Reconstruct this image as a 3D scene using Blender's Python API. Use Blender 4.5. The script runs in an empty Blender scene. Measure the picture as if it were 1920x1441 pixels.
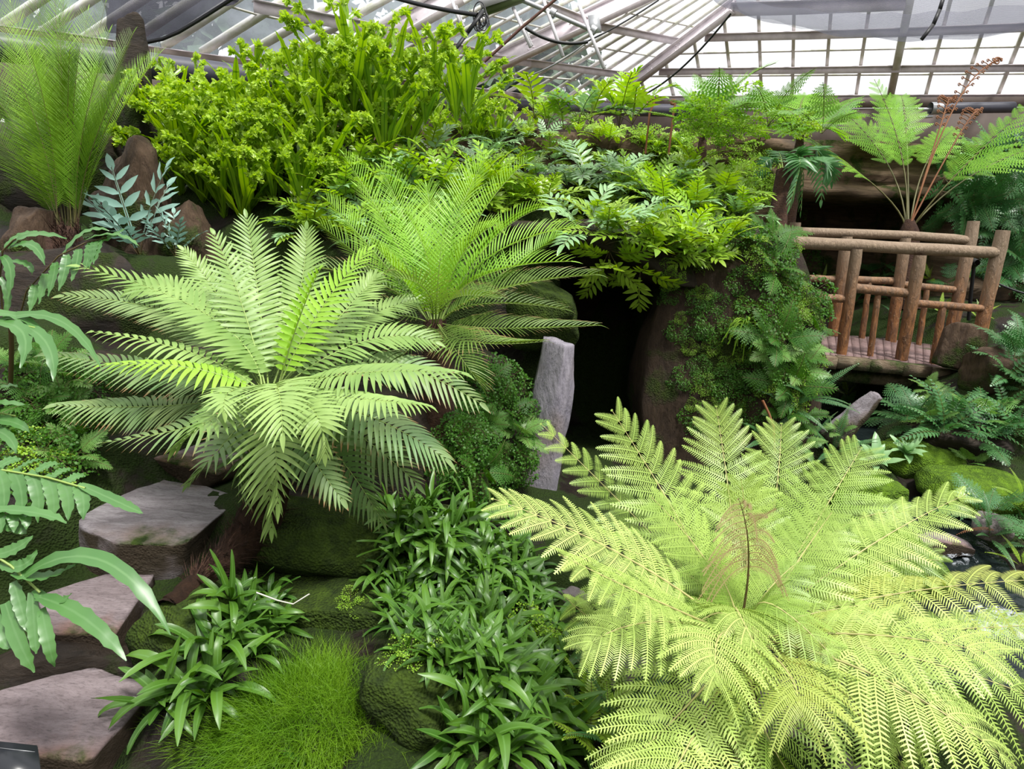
import bpy, math, random
import numpy as np
from mathutils import Vector, Matrix, Euler, noise
from mathutils.bvhtree import BVHTree
C = bpy.context.scene.collection
rnd = random.Random(7)
RS = np.random.RandomState(5)
# ------------------------------------------------------------------ camera
F = 1300.0; PITCH = math.radians(15.5); ROLL = math.radians(2.0)
CAM = np.array([0, 0, 2.0])
FW = np.array([0, math.cos(PITCH), -math.sin(PITCH)])
_r = np.array([1., 0, 0]); _u = np.array([0, math.sin(PITCH), math.cos(PITCH)])
RT = math.cos(ROLL)*_r + math.sin(ROLL)*_u
UP = math.cos(ROLL)*_u - math.sin(ROLL)*_r
def ray(x, y): return FW + (x-960)/F*RT + (720.5-y)/F*UP
def P(x, y, d): return CAM + d*ray(x, y)
cd = bpy.data.cameras.new('camera'); cam = bpy.data.objects.new('camera', cd); C.objects.link(cam)
cd.sensor_width = 36; cd.lens = F/1920*36; cd.clip_end = 300; cd.clip_start = .05
M = Matrix.Identity(4)
for i, v in enumerate((RT, UP, -FW)):
    for j in range(3): M[j][i] = v[j]
M.translation = Vector(CAM); cam.matrix_world = M
bpy.context.scene.camera = cam
Z = np.array([0, 0, 1.])
def nrm(v): return v/np.maximum(np.linalg.norm(v, axis=-1, keepdims=True), 1e-9)
# ------------------------------------------------------------------ objects
def link(o, parent=None):
    C.objects.link(o)
    if parent is not None: o.parent = parent
    return o
def tag(o, label=None, cat=None, group=None, kind=None):
    if label: o['label'] = label
    if cat: o['category'] = cat
    if group: o['group'] = group
    if kind: o['kind'] = kind
    return o
def thing(name, label, cat, loc=(0, 0, 0), group=None):
    o = bpy.data.objects.new(name, None); o.empty_display_size = .05; o.location = Vector(loc)
    link(o); return tag(o, label, cat, group)
def copy_tree(o, parent=None):
    c = o.copy(); C.objects.link(c)
    if parent is not None: c.parent = parent
    for ch in o.children: copy_tree(ch, c)
    return c
class MB:
    """collects quads (and triangles) with a uv per vertex"""
    def __init__(s): s.v = []; s.f = []; s.uv = []; s.m = []; s.n = 0
    def add(s, v, f, uv=None, m=0):
        v = np.asarray(v, float).reshape(-1, 3); f = np.asarray(f, int).reshape(-1, 4)
        s.v.append(v); s.f.append(f+s.n); s.n += len(v)
        s.uv.append(np.zeros((len(v), 2)) if uv is None else np.asarray(uv, float).reshape(-1, 2))
        s.m.append(np.full(len(f), m, int))
    def mesh(s, name, mats, origin=None, smooth=False):
        v = np.concatenate(s.v); f = np.concatenate(s.f); uv = np.concatenate(s.uv); mi = np.concatenate(s.m)
        if origin is not None: v = v-np.asarray(origin)
        me = bpy.data.meshes.new(name)
        me.vertices.add(len(v)); me.vertices.foreach_set('co', v.ravel())
        me.loops.add(len(f)*4); me.polygons.add(len(f))
        me.loops.foreach_set('vertex_index', f.ravel().astype(np.int32))
        me.polygons.foreach_set('loop_start', (np.arange(len(f))*4).astype(np.int32))
        try: me.polygons.foreach_set('loop_total', np.full(len(f), 4, np.int32))
        except Exception: pass
        me.polygons.foreach_set('material_index', mi.astype(np.int32))
        if smooth: me.polygons.foreach_set('use_smooth', np.ones(len(f), bool))
        ul = me.uv_layers.new(name='uv'); ul.data.foreach_set('uv', uv[f.ravel()].ravel())
        for m in (mats if isinstance(mats, (list, tuple)) else [mats]): me.materials.append(m)
        me.update(calc_edges=True); me.validate()
        return me
    def obj(s, name, mats, parent=None, origin=None, smooth=False):
        if origin is None and parent is not None:
            origin = np.zeros(3); q = parent
            while q is not None: origin = origin+np.array(q.location); q = q.parent
        o = bpy.data.objects.new(name, s.mesh(name, mats, origin, smooth)); link(o, parent)
        if origin is not None and parent is None: o.location = Vector(origin)
        return o
# ------------------------------------------------------------------ materials
def newmat(name):
    m = bpy.data.materials.new(name); m.use_nodes = True; nt = m.node_tree; nt.nodes.clear()
    out = nt.nodes.new('ShaderNodeOutputMaterial'); return m, nt, out
def nd(nt, t, **kw):
    n = nt.nodes.new('ShaderNode'+t)
    for k, v in kw.items():
        if k in n.inputs: n.inputs[k].default_value = v
        else: setattr(n, k, v)
    return n
def mixc(nt, fac, a, b):
    n = nt.nodes.new('ShaderNodeMix'); n.data_type = 'RGBA'
    for s, v in ((0, fac), (6, a), (7, b)):
        if hasattr(v, 'is_output') or isinstance(v, bpy.types.NodeSocket): nt.links.new(v, n.inputs[s])
        else: n.inputs[s].default_value = (v if s == 0 else (*v, 1))
    return n.outputs[2]
def mathn(nt, op, a, b=0.0, clamp=False):
    n = nt.nodes.new('ShaderNodeMath'); n.operation = op; n.use_clamp = clamp
    for s, v in ((0, a), (1, b)):
        if isinstance(v, bpy.types.NodeSocket): nt.links.new(v, n.inputs[s])
        else: n.inputs[s].default_value = v
    return n.outputs[0]
def mapr(nt, v, a, b, c=0.0, d=1.0):
    n = nt.nodes.new('ShaderNodeMapRange'); nt.links.new(v, n.inputs[0])
    for i, x in enumerate((a, b, c, d)): n.inputs[i+1].default_value = x
    return n.outputs[0]
def noi(nt, scale, detail=3, vec=None, rough=.55, dist=0.0):
    n = nd(nt, 'TexNoise', Scale=scale, Detail=detail, Roughness=rough, Distortion=dist)
    if vec is not None: nt.links.new(vec, n.inputs['Vector'])
    return n.outputs[0]
def leafmat(name, c1, c2, tip=None, tipat=.8, rough=.42, trans=.3, spec=.4, mid=None):
    m, nt, out = newmat(name)
    tc = nd(nt, 'TexCoord'); oi = nd(nt, 'ObjectInfo')
    n1 = noi(nt, 5.0, 2, tc.outputs['Object'])
    fac = mathn(nt, 'ADD', mathn(nt, 'MULTIPLY', mapr(nt, n1, .35, .65), .55), mathn(nt, 'MULTIPLY', oi.outputs['Random'], .45))
    col = mixc(nt, fac, c1, c2)
    sx = nt.nodes.new('ShaderNodeSeparateXYZ'); nt.links.new(tc.outputs['UV'], sx.inputs[0])
    if mid:
        col = mixc(nt, mapr(nt, mathn(nt, 'ABSOLUTE', mathn(nt, 'SUBTRACT', sx.outputs[1], .5)), .10, .03), col, mid)
    if tip:
        n2 = noi(nt, 9.0, 2, tc.outputs['Object'])
        u = mathn(nt, 'ADD', sx.outputs[0], mathn(nt, 'MULTIPLY', mathn(nt, 'SUBTRACT', n2, .5), .55))
        col = mixc(nt, mapr(nt, u, tipat, tipat+.16), col, tip)
    pr = nd(nt, 'BsdfPrincipled', Roughness=rough); pr.inputs['Specular IOR Level'].default_value = spec
    nt.links.new(col, pr.inputs['Base Color'])
    tr = nd(nt, 'BsdfTranslucent')
    hs = nd(nt, 'HueSaturation', Saturation=1.15, Value=1.25, Hue=.49); nt.links.new(col, hs.inputs['Color'])
    nt.links.new(hs.outputs[0], tr.inputs[0])
    mx = nd(nt, 'MixShader', Fac=trans); nt.links.new(pr.outputs[0], mx.inputs[1]); nt.links.new(tr.outputs[0], mx.inputs[2])
    nt.links.new(mx.outputs[0], out.inputs[0]); return m
def solid(name, col, rough=.6, metal=0.0, c2=None, scale=6.0, bump=0.0, bscale=30.0, spec=.5):
    m, nt, out = newmat(name)
    pr = nd(nt, 'BsdfPrincipled', Roughness=rough, Metallic=metal); pr.inputs['Specular IOR Level'].default_value = spec
    tc = nd(nt, 'TexCoord')
    c = mixc(nt, mapr(nt, noi(nt, scale, 5, tc.outputs['Object']), .35, .65), col, c2 or tuple(x*.8 for x in col))
    nt.links.new(c, pr.inputs['Base Color'])
    if bump:
        b = nd(nt, 'Bump', Strength=bump, Distance=.02); nt.links.new(noi(nt, bscale, 6, tc.outputs['Object']), b.inputs['Height'])
        nt.links.new(b.outputs[0], pr.inputs['Normal'])
    nt.links.new(pr.outputs[0], out.inputs[0]); return m
def rockmat(name, c1, c2, c3, moss=0.0, mosscol=(.06, .10, .012), streak=(1, 1, 6), rough=.6, mossc2=(.02, .035, .006), side=None, sp=.25):
    """layered stone with a moss cover that grows in patches"""
    m, nt, out = newmat(name); tc = nd(nt, 'TexCoord')
    mp = nd(nt, 'Mapping'); mp.inputs['Scale'].default_value = streak; nt.links.new(tc.outputs['Object'], mp.inputs[0])
    n1 = noi(nt, 3.0, 8, mp.outputs[0], .65, .8); n2 = noi(nt, 1.7, 4, tc.outputs['Object']); n3 = noi(nt, 22.0, 6, mp.outputs[0], .7)
    c = mixc(nt, mapr(nt, n1, .38, .64), c1, c2); c = mixc(nt, mapr(nt, n2, .5, .68), c, c3)
    c = mixc(nt, mapr(nt, n3, .3, .5, .55, 0), c, tuple(x*.25 for x in c1))
    pr = nd(nt, 'BsdfPrincipled'); pr.inputs['Specular IOR Level'].default_value = sp
    n4 = noi(nt, 2.3, 6, tc.outputs['Object'], .6)
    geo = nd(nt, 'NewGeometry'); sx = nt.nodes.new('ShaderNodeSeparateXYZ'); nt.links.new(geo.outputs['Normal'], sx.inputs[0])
    mf = mapr(nt, n4, .62-moss*.5, .70-moss*.5)
    v = nd(nt, 'TexVoronoi', Scale=95.0); nt.links.new(tc.outputs['Object'], v.inputs['Vector'])
    mc = mixc(nt, mapr(nt, noi(nt, 14.0, 6, tc.outputs['Object'], .7), .36, .66), mossc2, mosscol)
    c = mixc(nt, mf, c, mc); nt.links.new(c, pr.inputs['Base Color'])
    nt.links.new(mapr(nt, mf, 0, 1, rough, .95), pr.inputs['Roughness'])
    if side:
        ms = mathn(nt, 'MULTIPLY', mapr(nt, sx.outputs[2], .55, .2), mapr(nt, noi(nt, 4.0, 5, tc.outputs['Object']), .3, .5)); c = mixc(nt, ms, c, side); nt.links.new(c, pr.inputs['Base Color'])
    h = mathn(nt, 'ADD', mathn(nt, 'MULTIPLY', n1, .6), mathn(nt, 'MULTIPLY', n3, .25))
    hm = mathn(nt, 'ADD', h, mathn(nt, 'MULTIPLY', mathn(nt, 'MULTIPLY', mf, v.outputs[0]), .35))
    b = nd(nt, 'Bump', Strength=.9, Distance=.04); nt.links.new(hm, b.inputs['Height']); nt.links.new(b.outputs[0], pr.inputs['Normal'])
    nt.links.new(pr.outputs[0], out.inputs[0]); return m
BROWN = (.22, .10, .03)
MAT = dict(
 blech=leafmat('hard_fern_leaf', (.17, .30, .065), (.33, .47, .14), (.30, .20, .08), .98, .42, .13),
 blech_y=leafmat('hard_fern_young_leaf', (.26, .50, .04), (.40, .66, .08), None, 1, .42, .30),
 blech_old=leafmat('hard_fern_old_leaf', (.16, .30, .11), (.30, .40, .14), (.36, .20, .09), .84, .45, .2),
 cyc=leafmat('palm_fern_leaf', (.22, .46, .04), (.38, .64, .08), (.30, .22, .08), .93, .38, .28),
 cyc_old=leafmat('palm_fern_old_leaf', (.10, .20, .03), (.22, .33, .07), (.40, .28, .12), .74, .4, .3),
 cycl=leafmat('tall_palm_fern_leaf', (.07, .16, .012), (.22, .40, .03), (.2, .13, .04), .98, .4, .36),
 dick=leafmat('tree_fern_leaf', (.33, .47, .085), (.52, .67, .19), (.45, .26, .06), 1.02, .42, .13),
 dick_g=leafmat('tree_fern_green_leaf', (.19, .32, .045), (.36, .50, .10), (.45, .26, .06), 1.02, .42, .13),
 dick_y=leafmat('tree_fern_yellowing_leaf', (.36, .47, .09), (.50, .56, .14), (.50, .28, .06), .86, .45, .3),
 dick_w=leafmat('tree_fern_withered_leaf', (.40, .31, .15), (.60, .48, .28), None, 1, .6, .3),
 poly=leafmat('lobed_fern_leaf', (.17, .33, .025), (.38, .55, .055), None, 1, .30, .3, .6),
 poly_y=leafmat('lobed_fern_yellow_leaf', (.26, .50, .03), (.44, .66, .08), None, 1, .34, .35, .6),
 poly_b=leafmat('lobed_fern_glaucous_leaf', (.22, .42, .17), (.36, .56, .27), None, 1, .36, .25, .6),
 blue=leafmat('blue_fern_leaf', (.26, .45, .38), (.36, .56, .48), None, 1, .45, .2, .5),
 phle=leafmat('golden_polypody_leaf', (.065, .19, .045), (.13, .29, .08), None, 1, .36, .25, .6, mid=(.13, .28, .09)),
 crest=leafmat('crested_fern_leaf', (.17, .35, .012), (.34, .53, .03), None, 1, .30, .38, .6, mid=(.07, .2, .01)),
 cresty=leafmat('crested_fern_frill', (.34, .54, .035), (.54, .72, .13), None, 1, .32, .38, .6),
 lance=leafmat('strap_fern_leaf', (.035, .115, .012), (.12, .26, .025), None, 1, .40, .22, .6, mid=(.12, .26, .05)),
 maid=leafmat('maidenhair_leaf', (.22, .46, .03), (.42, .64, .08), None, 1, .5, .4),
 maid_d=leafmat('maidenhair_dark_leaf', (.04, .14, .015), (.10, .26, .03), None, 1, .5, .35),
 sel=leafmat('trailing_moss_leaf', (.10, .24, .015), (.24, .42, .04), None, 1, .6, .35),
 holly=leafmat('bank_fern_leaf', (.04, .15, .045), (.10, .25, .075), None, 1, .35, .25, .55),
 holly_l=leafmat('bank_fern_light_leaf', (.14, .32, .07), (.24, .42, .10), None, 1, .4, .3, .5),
 treef=leafmat('back_tree_fern_leaf', (.16, .42, .025), (.32, .60, .06), None, 1, .45, .45),
 grass=leafmat('hair_grass_blade', (.09, .24, .008), (.22, .40, .02), None, 1, .5, .3),
 moss=leafmat('moss_tuft', (.05, .11, .008), (.12, .20, .015), None, 1, .8, .3),
 orange=leafmat('dead_frond', (.22, .09, .04), (.32, .14, .06), None, 1, .6, .2),
 rachis=solid('pale_green_midrib', (.30, .42, .10), .45),
 rachis_y=solid('straw_midrib', (.50, .47, .18), .45),
 rachis_d=solid('dark_midrib', (.09, .06, .02), .5),
 rachis_b=solid('brown_midrib', (.12, .11, .03), .5),
 fibre=solid('brown_trunk_fibre', (.07, .032, .016), .9, c2=(.04, .016, .01), scale=20, bump=.8, bscale=60),
 trunk=rockmat('mossy_trunk', (.045, .022, .012), (.025, .012, .007), (.07, .035, .01), .12, (.05, .045, .01), (8, 8, 2), .9),
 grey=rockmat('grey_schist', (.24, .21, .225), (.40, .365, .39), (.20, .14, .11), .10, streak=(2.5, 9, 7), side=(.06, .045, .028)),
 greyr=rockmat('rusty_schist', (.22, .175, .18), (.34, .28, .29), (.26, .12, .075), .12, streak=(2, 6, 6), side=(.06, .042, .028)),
 brown=rockmat('brown_rock', (.06, .036, .022), (.125, .08, .05), (.03, .019, .012), .14, streak=(7, 7, 1.4)),
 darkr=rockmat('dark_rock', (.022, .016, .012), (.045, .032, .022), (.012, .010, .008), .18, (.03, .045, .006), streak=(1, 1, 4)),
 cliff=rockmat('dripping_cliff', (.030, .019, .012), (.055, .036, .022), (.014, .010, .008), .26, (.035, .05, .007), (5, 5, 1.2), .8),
 mossr=rockmat('mossy_rock', (.03, .022, .012), (.055, .037, .02), (.02, .016, .01), .62, (.05, .085, .008), (1, 1, 3)),
 mossg=rockmat('bright_moss', (.05, .05, .02), (.09, .08, .03), (.05, .06, .02), .95, (.13, .24, .012), (1, 1, 1), mossc2=(.05, .10, .008)),
 pillar=rockmat('pale_slate', (.26, .24, .29), (.38, .35, .40), (.28, .22, .20), .0, streak=(2, 2, .8)),
 ground=rockmat('soil_and_moss', (.010, .007, .005), (.022, .014, .010), (.012, .008, .006), .40, (.02, .04, .004), (1, 1, 1)),
 wallr=rockmat('stacked_rock_wall', (.10, .065, .04), (.18, .12, .075), (.04, .03, .02), .20, (.05, .07, .01), (.6, .6, 7), .75),
 path=rockmat('path_stone', (.20, .17, .17), (.30, .26, .26), (.14, .11, .10), .05, streak=(2, 2, 2)),
 iron=solid('painted_greenhouse_steel', (.78, .70, .73), .5, c2=(.62, .55, .58), scale=9),
 bar=solid('glazing_bar_paint', (.80, .76, .75), .5, c2=(.58, .58, .44), scale=8),
 galv=solid('galvanised_steel', (.45, .46, .47), .4, .6),
 black=solid('black_rubber', (.012, .012, .014), .5),
 rust=solid('rusty_rod', (.12, .05, .035), .7),
 white=solid('white_rack_paint', (.62, .60, .62), .5),
 gearg=solid('green_gearbox_paint', (.12, .16, .06), .5),
 pipe=solid('dark_heating_pipe', (.06, .06, .08), .45),
 sill=solid('brown_wall_plate', (.16, .12, .10), .7),
)
# ------------------------------------------------------------------ plant geometry (vectorised)
def bez(P0, P1, P2, t):
    Cc = 2*P1-.5*(P0+P2); t = np.asarray(t)[:, None]
    B = (1-t)**2*P0+2*t*(1-t)*Cc+t*t*P2; T = 2*(1-t)*(Cc-P0)+2*t*(P2-Cc)
    return B, nrm(T)
PROF = {'lin': lambda s: np.minimum(1, .55+s*4)*(1-s**2.2)**.8+.02,
        'lobe': lambda s: (1-.35*s)*(1-s**5)**.5+.02,
        'lance': lambda s: np.sin(np.pi*np.clip(s, 0, 1)**.75)**.75+.03,
        'strap': lambda s: np.minimum(1, .35+s*1.6)+0*s,
        'tri': lambda s: (1-s)**.8+.04}
def blades(mb, base, dirv, side, L, W, K=4, prof='lin', droop=0.0, sweep=None, fold=.25, wav=0.0, wavn=6, v=None, m=0, three=True, down=None):
    """many leaf blades at once: base, dirv, side are (N,3); L, W are (N,)"""
    base = np.atleast_2d(base); dirv = nrm(np.atleast_2d(dirv)); side = np.atleast_2d(side)
    side = nrm(side-np.sum(side*dirv, 1, keepdims=True)*dirv); nor = np.cross(side, dirv)
    nor = nor*np.where(nor[:, 2:3] < 0, -1, 1)
    N = len(base); L = np.broadcast_to(L, N); W = np.broadcast_to(W, N)
    s = np.linspace(0, 1, K+1); w = PROF[prof](s)
    dn = -Z if down is None else down
    c = base[:, None]+dirv[:, None]*(L[:, None]*s)[..., None]+dn*(np.broadcast_to(droop, N)[:, None]*L[:, None]*s**2)[..., None]
    if sweep is not None: c = c+sweep[:, None]*(L[:, None]*s**2)[..., None]
    sw = side[:, None]*(W[:, None]*w*.5)[..., None]
    up = nor[:, None]*(W[:, None]*w*.5*fold)[..., None]
    if wav:
        ph = RS.rand(N)[:, None]*6.28
        a = nor[:, None]*(W[:, None]*wav*np.sin(s*wavn*6.28+ph)*(w > .1))[..., None]
        b = nor[:, None]*(W[:, None]*wav*np.sin(s*wavn*6.28+ph+1.3)*(w > .1))[..., None]
    else: a = b = 0
    vv = np.linspace(0, 1, N) if v is None else np.broadcast_to(v, N)
    if three:
        V = np.stack([c-sw+up+a, c, c+sw+up+b], 2)
        q = 3; idx = np.arange(K)
        f1 = np.stack([idx*3, idx*3+1, idx*3+4, idx*3+3], 1); f2 = np.stack([idx*3+1, idx*3+2, idx*3+5, idx*3+4], 1)
        f = np.concatenate([f1, f2]); vc = np.array([0, .5, 1])
    else:
        V = np.stack([c-sw+a, c+sw+b], 2); q = 2; idx = np.arange(K)
        f = np.stack([idx*2, idx*2+1, idx*2+3, idx*2+2], 1); vc = np.array([0, 1.])
    nv = (K+1)*q
    fa = (f[None]+(np.arange(N)*nv)[:, None, None]).reshape(-1, 4)
    uu = np.broadcast_to(s[None, :, None], (N, K+1, q)); vq = np.broadcast_to(vc[None, None, :], (N, K+1, q))
    mb.add(V.reshape(-1, 3), fa, np.stack([uu, vq], -1).reshape(-1, 2), m)
def tube(mb, pts, rad, n=5, m=0, cap=True, ref=None):
    pts = np.asarray(pts, float); K = len(pts); rad = np.broadcast_to(rad, K)
    T = nrm(np.gradient(pts, axis=0)); ref = Z if ref is None else ref
    if abs(np.dot(T[0], ref)) > .93: ref = np.array([1., .2, 0])
    A = nrm(np.cross(T, ref)); B = np.cross(T, A)
    a = np.arange(n)/n*2*np.pi
    V = pts[:, None]+rad[:, None, None]*(np.cos(a)[None, :, None]*A[:, None]+np.sin(a)[None, :, None]*B[:, None])
    f = []
    for k in range(K-1):
        for j in range(n): f.append((k*n+j, k*n+(j+1) % n, (k+1)*n+(j+1) % n, (k+1)*n+j))
    V = V.reshape(-1, 3)
    if cap:
        V = np.concatenate([V, pts[:1], pts[-1:]]); c0 = K*n; c1 = K*n+1
        for j in range(0, n, 1):
            f.append((c0, (j+1) % n, j, j)); f.append((c1, (K-1)*n+j, (K-1)*n+(j+1) % n, (K-1)*n+(j+1) % n))
        f = [q if len(set(q)) == 4 else q for q in f]
    mb.add(V, f, None, m)
def tube_clean(mb, pts, rad, n=5, m=0): tube(mb, pts, rad, n, m, cap=False)
def frame(P0, P1, P2, t, Nref):
    B, T = bez(P0, P1, P2, t)
    Nn = Nref-np.sum(Nref*T, 1, keepdims=True)*T; Nn = nrm(Nn); S = np.cross(T, Nn); return B, T, Nn, S
def shp(t, up=.12, tipw=.0, p=.6): return np.minimum(1, (t/up))**.7*(1-t)**p+tipw
def pinnate(mb, P0, P1, P2, n, plen, pw, Nref, a0=80, a1=25, fold=.2, droop=.15, pet=.1, K=4, prof='lin', wav=0, up=.15, tipp=.45, jit=.04, end=True, wing=0, wavn=6):
    tt = np.linspace(0, 1, n); t = pet+(1-pet)*tt
    B, T, Nn, S = frame(P0, P1, P2, t, Nref)
    ang = np.radians(a0+(a1-a0)*tt**1.5)
    for sg in (-1, 1):
        j = 1+RS.randn(n)*jit; an = ang+RS.randn(n)*jit
        d = sg*S*np.cos(np.pi/2-an)[:, None]+T*np.sin(np.pi/2-an)[:, None]+fold*Nn
        L = plen*shp(tt, up, .06, tipp)*j
        blades(mb, B, d, T*1.0, L, pw*np.clip(shp(tt, .05, .25, .5), .3, 1), K, prof, droop, T*.12, .25, wav, wavn)
    if end:
        blades(mb, B[-1:], T[-1:], S[-1:], np.array([plen*.3]), np.array([pw]), 3, prof, droop)
    if wing:
        blades(mb, B[:1]*0+B[0], T[:1], S[:1], np.array([.001]), np.array([.001]), 1)
        W = wing*(1-tt*.6); V = np.stack([B-S*W[:, None], B+S*W[:, None]], 1).reshape(-1, 3)
        i = np.arange(n-1); mb.add(V, np.stack([i*2, i*2+1, i*2+3, i*2+2], 1), np.stack([np.zeros(2*n), np.full(2*n, .5)], 1))
def bipinnate(mb, P0, P1, P2, n, plen, Nref, m=14, lw=.006, ll=.02, a0=78, a1=32, fold=.1, droop=.25, pet=.15, up=.3, tipp=.7, K=2, jit=.05, gap=1.0):
    tt = np.linspace(0, 1, n); t = pet+(1-pet)*tt
    B, T, Nn, S = frame(P0, P1, P2, t, Nref); ang = np.radians(a0+(a1-a0)*tt**1.5)
    s = np.linspace(.03, 1, m)
    for sg in (-1, 1):
        an = ang+RS.randn(n)*jit; L = plen*shp(tt, up, .03, tipp)*(1+RS.randn(n)*jit)
        d = nrm(sg*S*np.sin(an)[:, None]+T*np.cos(an)[:, None]+fold*Nn)
        dr = droop*(1+RS.randn(n)*.25)
        c = B[:, None]+d[:, None]*(L[:, None]*s)[..., None]-Z*(dr[:, None]*L[:, None]*s**2)[..., None]+T[:, None]*(L[:, None]*.22*s**2)[..., None]
        tan = nrm(d[:, None]*np.ones((1, m, 1))-Z*(2*dr[:, None]*s)[..., None]+T[:, None]*(.3*s)[None, :, None])
        nn = Nn[:, None]*np.ones((1, m, 1)); nn = nrm(nn-np.sum(nn*tan, 2, keepdims=True)*tan); ss = np.cross(tan, nn)
        # pinna mid strip
        V = np.stack([c-ss*lw*.35, c+ss*lw*.35], 2).reshape(-1, 3)
        i = np.arange(m-1); f = np.stack([i*2, i*2+1, i*2+3, i*2+2], 1)
        mb.add(V, (f[None]+(np.arange(n)*2*m)[:, None, None]).reshape(-1, 4), np.tile(np.stack([np.repeat(s, 2)*.8, np.full(2*m, .5)], 1), (n, 1)))
        l = ll*(L/plen)[:, None]**.5*np.clip(shp(s, .05, .12, .55), .1, 1)[None]
        w = np.minimum(lw*1.0, (L/m)[:, None]*gap*.8)*np.ones((1, m))
        w = (L/m)[:, None]*gap*.78*np.ones((1, m))
        for s2 in (-1, 1):
            dd = s2*ss*.9+tan*.42+RS.randn(n, m, 3)*.03
            blades(mb, c.reshape(-1, 3), dd.reshape(-1, 3), tan.reshape(-1, 3), l.ravel(), w.ravel(), K, 'lin', .12, None, .3, three=False, v=.3)
def rachis(parent, P0, P1, P2, r, mat, name='midrib', t1=1.0, n=12):
    t = np.linspace(0, t1, n); B, T = bez(P0, P1, P2, t); mb = MB(); tube_clean(mb, B, r*(1-.8*t/t1), 5)
    return mb.obj(name, mat, parent, smooth=True)
def frill(mb, base, d, up, size, k=5, m=0):
    """ruffled crest: forks that fork again"""
    d = nrm(d); side = nrm(np.cross(d, up)+1e-4)
    N = k*3; an = RS.uniform(-1.3, 1.3, N); a2 = RS.uniform(-.9, .9, N)
    dd = d*np.cos(an)[:, None]+side*np.sin(an)[:, None]+up*a2[:, None]*.9
    b = base+dd*size*RS.uniform(0, .35, N)[:, None]
    sd = np.cross(dd, RS.randn(N, 3))
    blades(mb, b, dd, sd, size*RS.uniform(.35, .9, N), size*RS.uniform(.25, .5, N), 3, 'lance', RS.uniform(-.2, .5, N), None, .5, .25, 1, m=m)
# ------------------------------------------------------------------ terrain (the planted ground)
CTRL = []
for px, py, d, dz in [(270, 1020, 3, -.12), (190, 1180, 2.6, -.12), (100, 1380, 2.2, -.12), (550, 1380, 2.2, -.12), (850, 1150, 2.6, -.06), (610, 1010, 3, -.12),
    (870, 1000, 3.1, -.05), (750, 1240, 2.35, -.04), (900, 1380, 2.15, -.04), (700, 1420, 2.05, -.05), (1100, 1440, 2.3, -.05), (1040, 1150, 3.0, -.08),
    (400, 1200, 2.4, -.08), (330, 1400, 2.1, -.1), (30, 1200, 2.6, -.05), (430, 900, 3.3, -.05), (700, 850, 3.5, -.05), (60, 820, 3.1, -.05), (60, 560, 3.6, -.1), (200, 620, 3.7, -.1), (130, 440, 4.0, -.03), (0, 420, 4.3, 0),
    (300, 480, 4.2, -.05), (1150, 1260, 3.05, -.02), (1250, 1400, 2.7, -.04), (1500, 1420, 2.6, -.02), (1900, 1420, 2.5, 0), (1000, 950, 3.8, -.05), (1200, 900, 4.2, -.1),
    (1450, 830, 4.6, -.1), (1560, 800, 5.0, -.1), (1620, 880, 4.7, -.06), (1780, 820, 5.4, -.1), (1850, 760, 5.4, 0), (1880, 700, 5.6, .05), (1900, 860, 4.9, -.05), (1900, 1000, 4.3, -.05), (1800, 680, 6.2, -.1)]:
    p = P(px, py, d); CTRL.append((p[0], p[1], p[2]+dz))
CTRL += [(0, 1.0, .0), (-2, 1.0, .2), (2, 1, 0), (3, 1.5, 0), (1.5, 3.0, -.12), (2.3, 3.2, -.16), (1.9, 3.7, -.16), (2.9, 4.2, -.16), (2.2, 4.5, -.1), (2.8, 5.2, -.16), (3.0, 6.2, -.16), (2.6, 7, -.1), (2.4, 8.5, -.1),
         (4.2, 7.4, .35), (5.2, 6.6, .75), (5.5, 8.2, .9), (4.0, 4.0, .2), (4.6, 5.2, .55), (3.4, 3.2, .05), (4, 2.0, .1), (-4, 2.5, .9), (-4, 4.5, 2.0), (-3, 6, 2.2), (-1.5, 6.5, 2.3), (7, 7, 1), (7, 3, .4), (.6, 4.6, .25), (.6, 5.4, .25), (0, 4.1, .4), (1.3, 3.9, .15)]
CT = np.array(CTRL)
def sst(a, b, x): t = np.clip((x-a)/(b-a), 0, 1); return t*t*(3-2*t)
NX, NY = 300, 220
gx = np.linspace(-6, 8, NX); gy = np.linspace(.6, 10, NY); X, Y = np.meshgrid(gx, gy)
w = 1/(((X[..., None]-CT[:, 0])**2+(Y[..., None]-CT[:, 1])**2)+.02)**2
Hh = (w*CT[:, 2]).sum(-1)/w.sum(-1)
yf = np.interp(X, [-6, -2.2, -1.2, -.3, .3, .9, 1.5, 2.0, 2.4], [4.2, 4.3, 4.1, 4.0, 4.15, 4.3, 4.25, 4.6, 5.4])
top = .25+1.35*sst(0, .55, Y-yf)+.55*sst(.3, 1.5, Y-yf)+.22*sst(-.2, -1.6, X)*sst(.8, 1.8, Y-yf)
mask = sst(2.25, 1.75, X)
mound = top*mask
cave = sst(.30, .36, X)*sst(.98, .90, X)*sst(5.7, 5.45, Y)
mound = mound*(1-cave)+cave*.2
inm = sst(-.15, .1, Y-yf)*mask
Hh = Hh*(1-inm)+np.maximum(mound, np.where(X < -1.2, Hh, 0))*inm
nz = np.array([[noise.fractal(Vector((x*1.6, y*1.6, 0)), 1.0, 2.0, 4)*.055+noise.noise(Vector((x*11, y*11, 3)))*.018 for x in gx] for y in gy])
Hh = Hh+nz
V = np.stack([X, Y, Hh], -1).reshape(-1, 3)
idx = (np.arange(NY-1)[:, None]*NX+np.arange(NX-1)[None]).ravel()
FQ = np.stack([idx, idx+1, idx+NX+1, idx+NX], 1)
mb = MB(); mb.add(V, FQ); gr = mb.obj('floor', MAT['ground'], smooth=True); tag(gr, kind='structure')
bv_v = [V]; bv_f = [FQ]; bv_n = [len(V)]
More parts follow.
